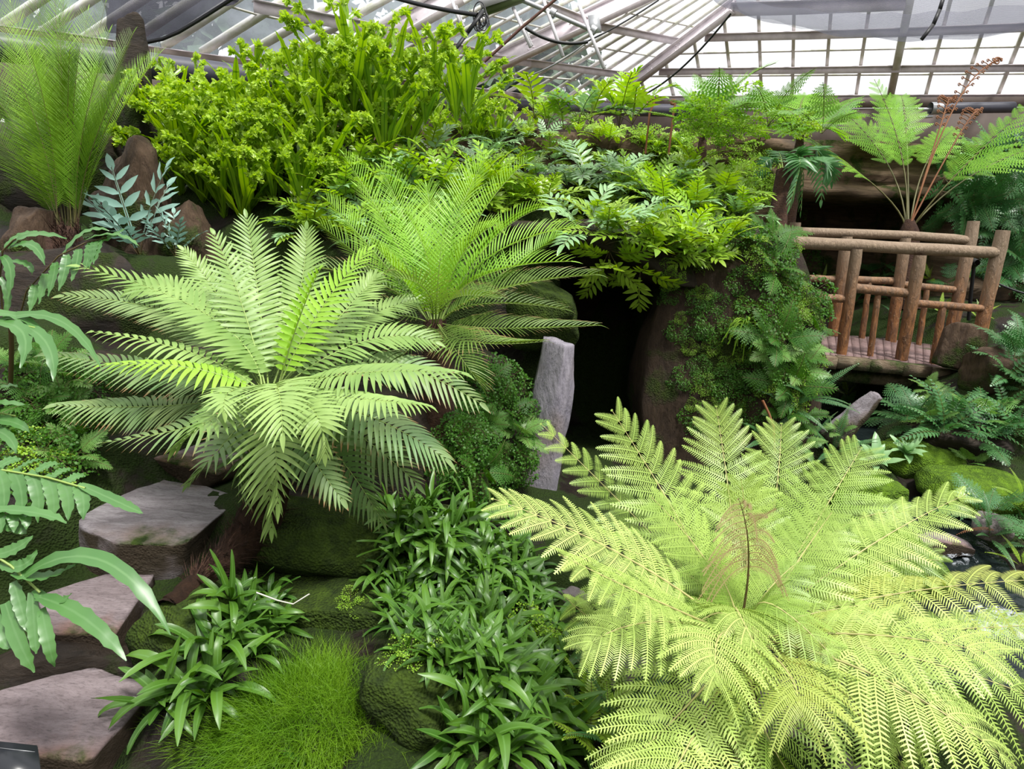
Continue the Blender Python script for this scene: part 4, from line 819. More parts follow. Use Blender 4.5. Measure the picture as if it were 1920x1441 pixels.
mb = MB(); q = P(1318, 258, 6.3); tube(mb, [q+[0, 0, .02], q-[0, 0, .15], q-[0, 0, .5]], [.03, .05, .05], 8); mb.obj('trunk', MAT['fibre'], T2)
T3 = thing('tree_fern', 'dense bright feathery tree fern between the two taller ones by the glass', 'tree fern', P(1500, 268, 7.6))
crown(T3, (1500, 262), 7.6, [((1450, 200), (1420, 195), -.1, -.1, 'treef', dict(cam=0, inw=.25, w=.7, pet=.1, n=12)), ((1470, 215), (1440, 180), .2, .3, 'treef', dict(cam=0, inw=.25, w=.7, pet=.1)), ((1500, 205), (1510, 180), .3, .4, 'treef', dict(cam=0, inw=.25, w=.9, pet=.1)), ((1550, 215), (1600, 185), .2, .2, 'treef', dict(cam=0, inw=.25, w=.9, pet=.1)),
   ((1450, 235), (1400, 245), -.2, -.2, 'treef', dict(cam=0, inw=.25, w=.8, pet=.1)), ((1530, 235), (1590, 255), -.2, -.3, 'treef', dict(cam=0, inw=.25, w=.8, pet=.1)), ((1490, 230), (1480, 250), -.4, -.6, 'treef', dict(cam=0, inw=.25, w=.7, pet=.1)), ((1560, 225), (1620, 215), 0, 0, 'treef', dict(cam=0, inw=.25, w=.8, pet=.1))], 'far', .02)
mb = MB(); q = P(1500, 262, 7.6); tube(mb, [q+[0, 0, .02], q-[0, 0, .3], q-[0, 0, 1.4]], [.04, .07, .08], 8); mb.obj('trunk', MAT['fibre'], T3)
# drooping cycad-like fern with hairy trunk left of the recess
T4 = thing('hard_fern', 'dark fern with hanging comb fronds on a hairy brown trunk left of the recess', 'fern', P(1468, 320, 6.6))
crown(T4, (1470, 318), 6.6, [((1500, 300), (1480, 385), -.2, -.3, 'holly', dict(w=1.2, n=22, pw=1.6, droop=.4)), ((1500, 295), (1502, 395), 0, -.1, 'holly', dict(w=1.2, pw=1.6, n=22)), ((1530, 280), (1540, 375), .2, .2, 'holly', dict(w=1.3, pw=1.6, n=22)), ((1440, 300), (1400, 360), 0, 0, 'holly', dict(w=.8, n=20)), ((1460, 285), (1450, 300), .3, .4, 'holly', dict(w=.9, n=18)), ((1540, 300), (1560, 340), 0, 0, 'holly', dict(w=1.2, pw=1.6, n=20))], 'blech')
mb = MB(); tube(mb, [P(1468, 318, 6.6), P(1466, 360, 6.6), P(1460, 400, 6.55), P(1455, 520, 6.5)], [.06, .085, .08, .08], 12); mb.obj('trunk', MAT['fibre'], T4)
# ------------------------------------------------------------------ repeated plants
def cyl(r, a, z): return np.array([r*math.cos(a), r*math.sin(a), z])
def proto(name, nfr, fn, child='frond', spread=(.3, 1.0), seed=1):
    root = thing(name, None, None); rr = random.Random(seed); a0 = rr.uniform(0, 6.28)
    for i in range(nfr):
        a = a0+i*2.4+rr.uniform(-.3, .3); u = (i+.5)/nfr
        lean = spread[0]+(spread[1]-spread[0])*u
        mb, mats = fn(a, lean, rr); mb.obj(child, mats, root)
    return dict(root=root, used=False)
def arch(a, lean, L, bend=.35):
    d = cyl(math.sin(lean), a, math.cos(lean)); l2 = min(lean+bend*2, 2.6); e = cyl(math.sin(l2), a, math.cos(l2))
    P1 = d*L*.5; P2 = P1+(d*.4+e*.6)*L*.5; return np.zeros(3), P1, P2, Z-cyl(1, a, 0)*.8
def f_poly(mat, L=.36, n=8, pl=.11, pw=.030, bend=.4):
    def fn(a, lean, rr):
        mb = MB(); l = L*rr.uniform(.75, 1.15); P0, P1, P2, Nr = arch(a, lean, l, bend)
        pinnate(mb, P0, P1, P2, n, pl*l/L, pw, Nr, 66, 34, .15, .15, .28, 4, 'lance', .10, .25, .25, wing=.008, wavn=2, jit=.09)
        B, T = bez(P0, P1, P2, np.array([.95])); blades(mb, B, T, np.cross(T, Nr), np.array([pl*.8]), np.array([pw]), 4, 'lance', .2, None, .25, .08, 3)
        t = np.linspace(0, 1, 8); B, _ = bez(P0, P1, P2, t); tube_clean(mb, B, .0022, 4, 1); return mb, [mat, MAT['rachis_d']]
    return fn
def f_crest(L=.55):
    def fn(a, lean, rr):
        mb = MB(); l = L*rr.uniform(.65, 1.1); P0, P1, P2, Nr = arch(a, lean, l, .18); K = 14; t = np.linspace(0, 1, K); B, T, Nn, S = frame(P0, P1, P2, t, Nr)
        w = np.interp(t, [0, .2, .6, .9, 1], [.004, .014, .024, .020, .018])*rr.uniform(.8, 1.3); wv = np.sin(t*18+rr.uniform(0, 6))*.007
        V = np.stack([B-S*w[:, None]+Nn*(w*.25+wv)[:, None], B, B+S*w[:, None]+Nn*(w*.25-wv)[:, None]], 1).reshape(-1, 3); i = np.arange(K-1)
        f = np.concatenate([np.stack([i*3, i*3+1, i*3+4, i*3+3], 1), np.stack([i*3+1, i*3+2, i*3+5, i*3+4], 1)]); uv = np.stack([np.repeat(t, 3), np.tile([0, .5, 1.], K)], 1); mb.add(V, f, uv)
        plain = rr.random() < .22
        if plain: blades(mb, B[-1:]-T[-1:]*.01, T[-1:], S[-1:], np.array([l*.35]), np.array([w[-1]*2]), 6, 'tri', .3, None, .3, .1, 2)
        for q in range(0 if plain else rr.choice([2, 3, 3, 4])):
            an = rr.uniform(-.9, .9); d = nrm(T[-1]*math.cos(an)+S[-1]*math.sin(an)+Nn[-1]*rr.uniform(-.4, .4)); ll = l*rr.uniform(.10, .24)
            blades(mb, B[-1:]-T[-1:]*.01, d[None], np.cross(d, Nn[-1])[None], np.array([ll]), np.array([.028]), 5, 'strap', -.1, None, .3, .12, 2)
            frill(mb, B[-1]+d*ll*.85, d, Nn[-1], .050, 10, 1)
        if rr.random() < .5: frill(mb, B[-3], T[-3], Nn[-3], .045, 5, 1)
        return mb, [MAT['crest'], MAT['cresty']]
    return fn
def f_maid(mat, L=.26, n=9, m=9, lf=.012, droop=.5, bend=.5, ang=66):
    def fn(a, lean, rr):
        mb = MB(); l = L*rr.uniform(.7, 1.2); P0, P1, P2, Nr = arch(a, lean, l, bend); tt = np.linspace(.2, 1, n); B, T, Nn, S = frame(P0, P1, P2, tt, Nr)
        for sg in (-1, 1):
            d = nrm(sg*S*math.sin(math.radians(ang))+T*.5+RS.randn(n, 3)*.15); LL = l*.42*(1-((tt-.2)/.8))**.6+.015; s = np.linspace(.12, 1, m)
            c = B[:, None]+d[:, None]*(LL[:, None]*s)[..., None]-Z*(droop*.4*LL[:, None]*s**2)[..., None]+RS.randn(n, m, 3)*.004
            cc = c.reshape(-1, 3); N = len(cc); dd = np.repeat(d, m, 0)+RS.randn(N, 3)*.7-Z*.3
            sd = np.cross(dd, Z+RS.randn(N, 3)*.6); blades(mb, cc, dd, sd, lf*RS.uniform(.7, 1.3, N), lf*1.15, 2, 'lance', 0, three=False)
            for k in range(n): tube_clean(mb, [B[k], c[k, m//2], c[k, -1]], .0006, 3, 1)
        t = np.linspace(0, 1, 8); Bz, _ = bez(P0, P1, P2, t); tube_clean(mb, Bz, .0011, 4, 1); return mb, [mat, MAT['rachis_d']]
    return fn
def f_lance(L=.17, w=.023, mat='lance', bend=.6):
    def fn(a, lean, rr):
        mb = MB(); l = L*rr.uniform(.6, 1.25); P0, P1, P2, Nr = arch(a, lean, l, bend*rr.uniform(.1, 1.6)); K = 9; t = np.linspace(0, 1, K); B, T, Nn, S = frame(P0, P1, P2, t, Nr)
        ww = np.sin(np.pi*t**.8)**.7*w*.5*rr.uniform(.8, 1.2)+.001; wv = np.sin(t*9+rr.uniform(0, 6))*w*.08
        V = np.stack([B-S*ww[:, None]+Nn*(ww*.35+wv)[:, None], B, B+S*ww[:, None]+Nn*(ww*.35-wv)[:, None]], 1).reshape(-1, 3); i = np.arange(K-1)
        mb.add(V, np.concatenate([np.stack([i*3, i*3+1, i*3+4, i*3+3], 1), np.stack([i*3+1, i*3+2, i*3+5, i*3+4], 1)]), np.stack([np.repeat(t, 3), np.tile([0, .5, 1.], K)], 1)); return mb, [MAT[mat]]
    return fn
def f_comb(mat, L=.45, n=22, pl=.06, pw=.014, bend=.35, prof='lin', wav=0, fold=.1):
    def fn(a, lean, rr):
        mb = MB(); l = L*rr.uniform(.75, 1.15); P0, P1, P2, Nr = arch(a, lean, l, bend)
        pinnate(mb, P0, P1, P2, n, pl*l/L, pw, Nr, 74, 40, fold, .2, .12, 3, prof, wav, .25, .6); t = np.linspace(0, 1, 8); B, _ = bez(P0, P1, P2, t); tube_clean(mb, B, .0018, 4, 1); return mb, [mat, MAT['rachis_b']]
    return fn
def f_lacy(mat, L=.4, n=13, pl=.15, m=8, ll=.026, bend=.35, pet=.22):
    def fn(a, lean, rr):
        mb = MB(); l = L*rr.uniform(.75, 1.15); P0, P1, P2, Nr = arch(a, lean, l, bend)
        bipinnate(mb, P0, P1, P2, n, pl*l/L, Nr, m, .004, ll, 70, 40, .08, .25, pet, .15, .8, K=2, gap=1.15); t = np.linspace(0, 1, 8); B, _ = bez(P0, P1, P2, t); tube_clean(mb, B, .002, 4, 1); return mb, [mat, MAT['rachis_b']]
    return fn
PR = {
 'poly': [proto('lobed_fern', 7, f_poly(MAT['poly']), seed=1, spread=(.15, 1.15)), proto('lobed_fern', 6, f_poly(MAT['poly'], .32, 7, .12, .034), seed=2, spread=(.3, 1.3))],
 'poly_y': [proto('lobed_fern', 7, f_poly(MAT['poly_y'], .40, 9, .085, .024), seed=3, spread=(.1, .8))],
 'poly_b': [proto('lobed_fern', 6, f_poly(MAT['poly_b'], .38, 8, .12, .028), seed=4, spread=(.4, 1.3))],
 'crest': [proto('crested_fern', 13, f_crest(), 'leaf', (.05, .75), 5), proto('crested_fern', 12, f_crest(.5), 'leaf', (.05, .65), 6), proto('crested_fern', 10, f_crest(.42), 'leaf', (.1, .9), 7)],
 'maid': [proto('maidenhair_fern', 9, f_maid(MAT['maid'], .28, 10, 9, .013), seed=8, spread=(.2, 1.5)), proto('maidenhair_fern', 8, f_maid(MAT['maid'], .24, 9, 8, .012), seed=9, spread=(.3, 1.5))],
 'maidd': [proto('maidenhair_fern', 8, f_maid(MAT['maid_d'], .26, 9, 8, .015, .9, .8), seed=10, spread=(.4, 1.7))],
 'sel': [proto('trailing_clubmoss', 9, f_maid(MAT['sel'], .17, 9, 8, .009, .6, .7), seed=11, spread=(.3, 1.5))],
 'lance': [proto('strap_fern', 13, f_lance(), 'leaf', (.3, 1.35), 12), proto('strap_fern', 11, f_lance(.21, .025), 'leaf', (.4, 1.6), 13)],
 'holly': [proto('bank_fern', 7, f_comb(MAT['holly'], .42, 13, .085, .026, prof='lance', wav=.06), seed=14, spread=(.4, 1.4)), proto('bank_fern', 7, f_lacy(MAT['holly'], .45, 12, .16, 7, .034), seed=15, spread=(.4, 1.4))],
 'hollyl': [proto('bank_fern', 6, f_lacy(MAT['holly_l'], .4, 11, .15, 7, .034), seed=16, spread=(.4, 1.4))],
 'sword': [proto('sword_fern', 7, f_comb(MAT['holly'], .42, 30, .045, .011, .3), seed=17, spread=(.3, 1.2)), proto('sword_fern', 6, f_comb(MAT['poly'], .36, 26, .05, .012, .3), seed=18, spread=(.3, 1.2))],
 'lacy': [proto('small_lacy_fern', 7, f_lacy(MAT['holly_l'], .26, 12, .09, 7, .018), seed=19, spread=(.4, 1.4)), proto('small_lacy_fern', 7, f_lacy(MAT['maid_d'], .28, 12, .10, 7, .02), seed=20, spread=(.4, 1.4))],
 'blue': [proto('blue_fern', 6, f_poly(MAT['blue'], .42, 6, .13, .034, .15), seed=21, spread=(.1, .9))],
 'spoon': [proto('spoon_leaved_fern', 14, f_lance(.20, .05, 'poly_b', .3), 'leaf', (.2, 1.2), 22)],
}
for l in PR.values():
    for p in l: p['root'].location = (0, 0, -50)
def plant(kind, loc, nrml=Z, scale=1.0, label=None, cat='fern', group=None, tilt=.5, sink=.015, yaw=None):
    p = rnd.choice(PR[kind])
    if not p['used'] and scale: o = p['root']; p['used'] = True
    else: o = copy_tree(p['root'])
    up = nrm(np.asarray(nrml)*tilt+Z*(1-tilt)); q = Vector(up).to_track_quat('Z', 'Y').to_matrix() @ Matrix.Rotation(rnd.uniform(0, 6.28) if yaw is None else yaw, 3, 'Z')
    m = q.to_4x4(); m = Matrix.Translation(Vector(np.asarray(loc)-up*sink)) @ m @ Matrix.Scale(scale, 4); o.matrix_basis = m
    for k in ('label', 'category', 'group'):
        if k in o: del o[k]
    tag(o, label, cat, group); return o
def inside(x, y, poly):
    c = False; j = len(poly)-1
    for i in range(len(poly)):
        if (poly[i][1] > y) != (poly[j][1] > y) and x < (poly[j][0]-poly[i][0])*(y-poly[i][1])/(poly[j][1]-poly[i][1])+poly[i][0]: c = not c
        j = i
    return c
def field(kinds, poly, step, label, group, cat='fern', scale=(.8, 1.2), tilt=.5, maxd=12, rs=1, dmin=0):
    """plants set out over the part of the bank bounded by poly, rooted where the ground or rock is"""
    xs = [p[0] for p in poly]; ys = [p[1] for p in poly]; r2 = random.Random(rs); n = 0; y = min(ys); row = 0
    while y <= max(ys):
        x = min(xs)+(row % 2)*step*.5
        while x <= max(xs):
            jx, jy = x+r2.uniform(-.35, .35)*step, y+r2.uniform(-.35, .35)*step
            if inside(jx, jy, poly):
                loc, nn, t = hit(jx, jy)
                if dmin < t < maxd: plant(r2.choice(kinds), loc, nn, r2.uniform(*scale), label, cat, group, tilt); n += 1
            x += step
        y += step*.62; row += 1
    return n
rnd.seed(11)
# the mound, back to front
field(['crest'], [(345, 400), (330, 330), (300, 270), (430, 245), (560, 205), (700, 190), (880, 205), (960, 290), (820, 300), (690, 320), (600, 400), (470, 425)], 47, 'upright crested fern with ruffled yellow green tips on top of the mound', 'crested ferns on the mound', scale=(.85, 1.25), tilt=.15, rs=2)
field(['poly', 'poly_y', 'poly', 'poly_b'], [(590, 400), (700, 320), (880, 280), (980, 215), (1150, 215), (1260, 240), (1330, 330), (1420, 430), (1350, 500), (1180, 480), (1060, 430), (900, 440), (700, 470), (560, 470), (510, 430)], 44, 'glossy finger lobed fern in the carpet covering the mound', 'lobed ferns covering the mound', scale=(.75, 1.2), tilt=.3, rs=3)
field(['maid'], [(1180, 240), (1300, 245), (1420, 270), (1450, 340), (1420, 400), (1330, 350), (1220, 300)], 38, 'fine light green maidenhair fern in the lacy drift at the right top of the mound', 'maidenhair ferns at the top right of the mound', scale=(.8, 1.15), tilt=.5, rs=4)
field(['sel', 'maidd', 'lacy', 'sel'], [(1380, 390), (1500, 390), (1540, 520), (1530, 650), (1500, 760), (1430, 720), (1450, 560), (1400, 460)], 40, 'small bright fern in the cascade down the right shoulder of the mound', 'small ferns cascading down the right shoulder', scale=(.7, 1.1), tilt=.75, rs=5)
field(['maidd', 'sel'], [(1240, 520), (1330, 480), (1430, 560), (1450, 720), (1400, 800), (1300, 780), (1270, 650)], 46, 'small maidenhair clinging to the dark cliff right of the cave', 'maidenhairs on the dark cliff', scale=(.35, .7), tilt=.8, rs=6)
field(['poly', 'poly_b'], [(1080, 450), (1250, 470), (1350, 480), (1340, 500), (1230, 500), (1100, 490)], 50, 'lobed fern hanging over the dark lip of the cave roof', 'lobed ferns hanging over the cave lip', scale=(.7, 1.0), tilt=.8, rs=7)
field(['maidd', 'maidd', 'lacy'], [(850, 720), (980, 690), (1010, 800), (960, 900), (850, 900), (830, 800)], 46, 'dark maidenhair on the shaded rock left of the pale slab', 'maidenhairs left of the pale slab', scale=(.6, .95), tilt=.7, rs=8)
field(['lance'], [(720, 940), (880, 960), (960, 980), (1010, 1090), (1060, 1200), (1060, 1290), (960, 1290), (860, 1250), (760, 1230), (700, 1150), (700, 1080), (740, 1010)], 36, 'strap fern with narrow pointed leaves in the mass left of the pale tree fern', 'strap ferns in the centre mass', scale=(.75, 1.15), tilt=.6, rs=9)
field(['lance'], [(900, 1310), (1000, 1290), (1080, 1380), (1060, 1450), (850, 1450), (840, 1390)], 52, 'strap fern with longer drooping leaves at the bottom edge of the photo', 'strap ferns at the bottom edge', scale=(1.1, 1.4), tilt=.5, rs=10)
field(['lance'], [(430, 1110), (475, 1090), (540, 1150), (510, 1220), (440, 1245), (405, 1215)], 44, 'strap fern growing below the leaning trunk of the big fern', 'strap ferns below the leaning trunk', scale=(.95, 1.2), tilt=.5, rs=12)
field(['lance'], [(290, 1260), (400, 1200), (430, 1260), (400, 1330), (300, 1330)], 55, 'long leaved strap fern between the stones and the fine grass tuft', 'strap ferns left of the grass tuft', scale=(1.1, 1.35), tilt=.4, rs=13)
field(['maidd', 'lacy'], [(20, 680), (150, 650), (200, 760), (160, 880), (60, 900), (0, 800)], 52, 'small dark lacy fern on the shaded bank behind the golden leaves', 'small ferns on the left bank', scale=(.6, .95), tilt=.5, rs=14)
field(['holly', 'hollyl', 'holly'], [(1700, 745), (1800, 755), (1868, 750), (1885, 650), (1945, 600), (1940, 820), (1860, 835), (1720, 825)], 48, 'broad arching fern in the thicket on the right bank below the bridge', 'ferns on the right bank', scale=(.75, 1.05), tilt=.4, rs=15)
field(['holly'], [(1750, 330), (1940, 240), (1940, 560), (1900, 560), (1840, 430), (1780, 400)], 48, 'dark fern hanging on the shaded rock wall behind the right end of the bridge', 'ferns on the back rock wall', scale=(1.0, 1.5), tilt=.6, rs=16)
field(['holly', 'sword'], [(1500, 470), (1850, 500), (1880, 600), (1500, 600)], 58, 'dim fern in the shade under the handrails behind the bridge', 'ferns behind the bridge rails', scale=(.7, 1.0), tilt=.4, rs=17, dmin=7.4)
field(['sword', 'lacy'], [(1400, 790), (1500, 740), (1590, 720), (1600, 800), (1560, 860), (1450, 850)], 50, 'mid green sword fern at the foot of the cliff above the pale tree fern', 'ferns at the foot of the cliff', scale=(.6, .85), tilt=.4, rs=18)
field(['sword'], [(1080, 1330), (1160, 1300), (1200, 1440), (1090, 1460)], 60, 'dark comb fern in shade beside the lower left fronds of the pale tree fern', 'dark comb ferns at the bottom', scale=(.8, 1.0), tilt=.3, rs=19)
field(['holly', 'sword'], [(1780, 960), (1930, 900), (1940, 1080), (1850, 1020)], 62, 'fern overhanging the right edge of the stream', 'ferns by the stream', scale=(.6, .8), tilt=.3, rs=20)
field(['treef_small'] if 'treef_small' in PR else ['hollyl', 'maid'], [(1250, 215), (1420, 225), (1600, 235), (1640, 250), (1420, 262), (1260, 245)], 52, 'light green fern in the row along the foot of the glass behind the mound', 'ferns along the foot of the glass', scale=(1.1, 1.6), tilt=.1, rs=21)
def single(kind, px, py, s, label, cat='fern', tilt=.3, **k):
    loc, nn, t = hit(px, py); return plant(kind, loc, nn, s, label, cat, None, tilt, **k)
single('blue', 262, 478, 1.3, 'blue green fern with broad finger lobes in front of the ribbed rock')
single('blue', 330, 480, .7, 'small blue green fern right behind the big comb fern')
single('spoon', 1640, 870, 1.15, 'grey green fern with upright spoon shaped leaves above the pale tree fern')
single('spoon', 1700, 850, .95, 'smaller spoon leaved fern nearer to the dark water')
single('hollyl', 1740, 730, .55, 'light green fern just below the right end of the bridge deck')
single('hollyl', 1820, 870, .6, 'light green young fern on the bright moss cushion')
single('maid', 80, 870, .8, 'bright maidenhair spray hanging over the left edge of the upper stone')
single('maid', 660, 1130, .35, 'tiny bright maidenhair on the lower mossy boulder')
single('maid', 980, 1200, .75, 'bright maidenhair among the strap leaves near the dead brown frond')
single('maid', 770, 1230, .5, 'small maidenhair in the middle of the strap leaves')
single('lacy', 600, 1430, .6, 'low leafy fern under the right side of the grass tuft')
single('sword', 1590, 740, .8, 'sword fern leaning over the pointed stone')
single('lacy', 185, 440, .9, 'small fern with narrow fronds at the foot of the tall palm like fern')
single('poly_b', 400, 300, .9, 'silvery lobed fern standing among the crested ferns')
single('poly_y', 350, 300, .9, 'light green lobed fern at the left end of the crested ferns')
single('maidd', 100, 830, .9, 'dark maidenhair hanging between the golden fingers on the left')
single('poly', 1480, 400, .7, 'lobed fern at the left end of the bridge handrail')
# loose leaves of the dense carpet on the mound
# ------------------------------------------------------------------ golden polypody at the left edge: long wavy fingers
def finger_frond(plant_, stem, fingers, w=.044, mat='phle', lab=None):
    mb = MB()
    for a, b, c, ww in fingers:
        (ax, ay, ad), (bx, by, bd), (cx, cy_, cd_) = a, b, c; P0, P1, P2 = P(ax, ay, ad), P(bx, by, bd), P(cx, cy_, cd_); K = 16; t = np.linspace(0, 1, K)
        B, T, Nn, S = frame(P0, P1, P2, t, Z*.8-FW*.5+RS.randn(3)*.15); s = np.interp(t, [0, .12, .45, .8, 1], [.5, .8, 1, .7, .05])*w*ww*.5
        wv = np.sin(t*34+RS.rand()*6)*.0035; wb = np.sin(t*31+RS.rand()*6)*.0035; ed = 1+.10*np.sin(t*40+RS.rand()*6)
        V = np.stack([B-S*(s*ed)[:, None]+Nn*(s*.2+wv)[:, None], B, B+S*(s*ed)[:, None]+Nn*(s*.2+wb)[:, None]], 1).reshape(-1, 3); i = np.arange(K-1)
        mb.add(V, np.concatenate([np.stack([i*3, i*3+1, i*3+4, i*3+3], 1), np.stack([i*3+1, i*3+2, i*3+5, i*3+4], 1)]), np.stack([np.repeat(t, 3), np.tile([0, .5, 1.], K)], 1))
    f = mb.obj('frond', MAT[mat], plant_, smooth=True)
    if lab: f['label'] = lab
    mb = MB(); pts = [P(*q) for q in stem]; tube_clean(mb, pts, .0035, 5); mb.obj('midrib', MAT['rachis_d' if len(stem) > 4 else 'rachis'], f)
def comb(stem, n, out, lens, d0, side=1, w=1.0):
    """fingers along a stem, given as (px, py, depth) points; out = (dx, dy) of a finger tip"""
    st = np.array(stem, float); s = np.linspace(0, 1, len(st)); r = []
    for k in range(n):
        t = (k+.3)/n; q = [np.interp(t, s, st[:, i]) for i in range(3)]; L = lens*(1-.35*abs(t-.4)*2); dx, dy = out[0]*L, out[1]*L
        r.append((tuple(q), (q[0]+dx*.55+dy*.08, q[1]+dy*.45-6, q[2]+d0*.5), (q[0]+dx, q[1]+dy, q[2]+d0), w))
    return r
E1_ = thing('golden_polypody', 'green fern with long wavy finger lobes hanging in from the left edge', 'fern', P(-60, 1180, 1.9))
s1 = [(-60, 1010, 1.85), (20, 1060, 1.85), (75, 1110, 1.85)]
finger_frond(E1_, s1, [((40, 1082, 1.85), (190, 1050, 1.8), (320, 1190, 1.75), 1.15), ((70, 1118, 1.85), (160, 1160, 1.8), (237, 1238, 1.76), 1.1), ((25, 1075, 1.85), (90, 1080, 1.84), (148, 1052, 1.84), .85), ((0, 1055, 1.86), (40, 1060, 1.85), (70, 1030, 1.86), .8), ((-20, 1040, 1.86), (25, 1030, 1.86), (62, 1003, 1.87), .8),
   ((60, 1110, 1.86), (65, 1180, 1.82), (68, 1225, 1.8), .8), ((78, 1140, 1.85), (90, 1200, 1.8), (102, 1250, 1.8), .8), ((25, 1090, 1.86), (40, 1140, 1.84), (52, 1185, 1.82), .8), ((10, 1130, 1.88), (35, 1200, 1.82), (65, 1260, 1.8), 1.0), ((-30, 1090, 1.9), (-5, 1180, 1.86), (20, 1215, 1.84), .9), ((65, 1105, 1.86), (100, 1128, 1.84), (135, 1112, 1.84), .7)])
s2 = [(-90, 870, 2.1), (0, 880, 2.1), (90, 895, 2.08), (160, 915, 2.05)]
finger_frond(E1_, s2, comb([(-50, 875, 2.1), (60, 885, 2.1), (165, 915, 2.06)], 7, (18, 100), 1.0, -.06)+comb([(-50, 872, 2.1), (60, 882, 2.1), (150, 910, 2.06)], 6, (60, -22), .8, .05, w=.75)+[((150, 908, 2.06), (220, 940, 2.02), (268, 962, 2.0), .8)])
s3 = [(-60, 960, 2.0), (0, 955, 2.0), (60, 965, 2.0)]
finger_frond(E1_, s3, [((-40, 955, 2.0), (60, 960, 1.98), (125, 980, 1.96), .9), ((-40, 965, 2.02), (20, 985, 2.0), (50, 1000, 2.0), .8)]+comb([(-40, 960, 2.0), (60, 965, 2.0)], 4, (12, 50), .8, -.03, w=.7))
s4 = [(-80, 590, 2.3), (0, 600, 2.3), (70, 615, 2.28)]
finger_frond(E1_, s4, [((0, 600, 2.3), (110, 600, 2.28), (190, 690, 2.2), .85), ((25, 605, 2.3), (85, 640, 2.24), (100, 715, 2.18), 1.05), ((-30, 605, 2.3), (40, 620, 2.25), (38, 690, 2.18), 1.15), ((-60, 595, 2.3), (20, 590, 2.3), (88, 628, 2.3), .8)])
s6 = [(-90, 790, 2.4), (-20, 770, 2.4), (30, 780, 2.4)]
finger_frond(E1_, s6, [((-40, 770, 2.4), (0, 730, 2.4), (35, 725, 2.42), .9), ((-40, 785, 2.4), (20, 790, 2.36), (55, 810, 2.34), .9), ((-50, 760, 2.4), (0, 755, 2.36), (50, 760, 2.34), .8), ((-40, 800, 2.4), (10, 815, 2.34), (30, 850, 2.3), .9)])
mb = MB(); tube_clean(mb, [P(-60, 600, 2.3), P(-75, 800, 2.3), P(-70, 1000, 2.1), P(-60, 1180, 1.9), P(-60, 1300, 1.95)], .012, 6); mb.obj('stem', MAT['rachis_d'], E1_)
E2_ = thing('golden_polypody', 'pale green wavy lobed fern hanging over the shaded rock below the tall palm like fern', 'fern', P(35, 590, 3.0))
finger_frond(E2_, [(35, 600, 3.0), (50, 545, 2.95), (110, 480, 2.9), (160, 455, 2.9), (200, 445, 2.9)], comb([(60, 540, 2.95), (110, 485, 2.9), (170, 455, 2.9), (190, 450, 2.9)], 8, (-14, 68), 1.0, -.05, w=.95)+[((165, 455, 2.9), (200, 448, 2.9), (234, 428, 2.9), .7), ((160, 450, 2.9), (215, 440, 2.88), (262, 462, 2.85), .8), ((120, 475, 2.9), (160, 435, 2.95), (205, 432, 2.98), .8)])
finger_frond(E2_, [(5, 590, 3.0), (0, 520, 2.95), (5, 470, 2.9), (25, 450, 2.9), (30, 448, 2.9)], [((15, 465, 2.9), (60, 440, 2.9), (125, 447, 2.88), .9), ((20, 465, 2.9), (60, 460, 2.86), (84, 497, 2.82), 1.0), ((5, 480, 2.9), (20, 510, 2.86), (15, 560, 2.84), 1.0), ((0, 470, 2.9), (-20, 500, 2.86), (-20, 540, 2.84), 1.0), ((10, 490, 2.9), (50, 495, 2.9), (60, 515, 2.9), .7), ((10, 465, 2.9), (40, 440, 2.95), (80, 436, 2.98), .7), ((0, 520, 2.9), (15, 560, 2.9), (5, 600, 2.9), .7)])
mb = MB(); tube_clean(mb, [P(20, 600, 3.0), P(22, 650, 3.05), P(20, 720, 3.15)], .01, 6); mb.obj('stem', MAT['rachis_d'], E2_)
# ------------------------------------------------------------------ fine grass tuft
c0, nn, _ = hit(585, 1385); gt = thing('grass_tuft', 'dense tuft of hair fine bright green grass at the bottom left of the centre', 'grass', c0)
mb = MB(); N = 24000; th = RS.rand(N)*6.283; rr = RS.rand(N)**.5*.36; bx = c0[0]+.0+np.cos(th)*rr*1.4; by = c0[1]+.10+np.sin(th)*rr*.8
dome = .17*(1-(rr/.4)**2); base_ = np.stack([bx, by, np.full(N, c0[2]-.04)+dome*.9], 1)
dv = np.stack([np.cos(th)*rr*2.8, np.sin(th)*rr*2.5, np.full(N, 1.0)], 1)+RS.randn(N, 3)*.42
blades(mb, base_, dv, np.cross(dv, RS.randn(N, 3)), RS.uniform(.07, .18, N), .0021, 4, 'tri', RS.uniform(.1, .8, N), RS.randn(N, 3)*.12, three=False, m=0)
o = mb.obj('fine_blades', MAT['grass'], gt); o['kind'] = 'stuff'
mb = MB(); v, f = BG; vv = nrm(v)*np.array([.36, .27, .17])+c0+[0, .10, -.05]; mb.add(vv, f); mb.obj('moss_cushion', MAT['mossr'], gt, smooth=True)
# hanging tassel fern
q0, nn, t0 = hit(1395, 610); ta = thing('tassel_fern', 'tassel fern with thin yellow green cords hanging on the dark cliff', 'fern', q0)
for k in range(20):
    a = RS.uniform(-1, 1); L = RS.uniform(.12, .34); s = -FW*.06*RS.rand(); P0 = q0-FW*.02; P1 = q0+RT*a*.10+UP*RS.uniform(-.02, .04)-FW*.08; P2 = P1+RT*a*.06-Z*L*(.7-abs(a)*.3)
    mb = MB(); B_, _ = bez(P0, P1, P2, np.linspace(0, 1, 12)); B_ = B_+RS.randn(12, 3)*.002; tube_clean(mb, B_, .0042, 5); mb.obj('cord_frond', MAT['maid'], ta)
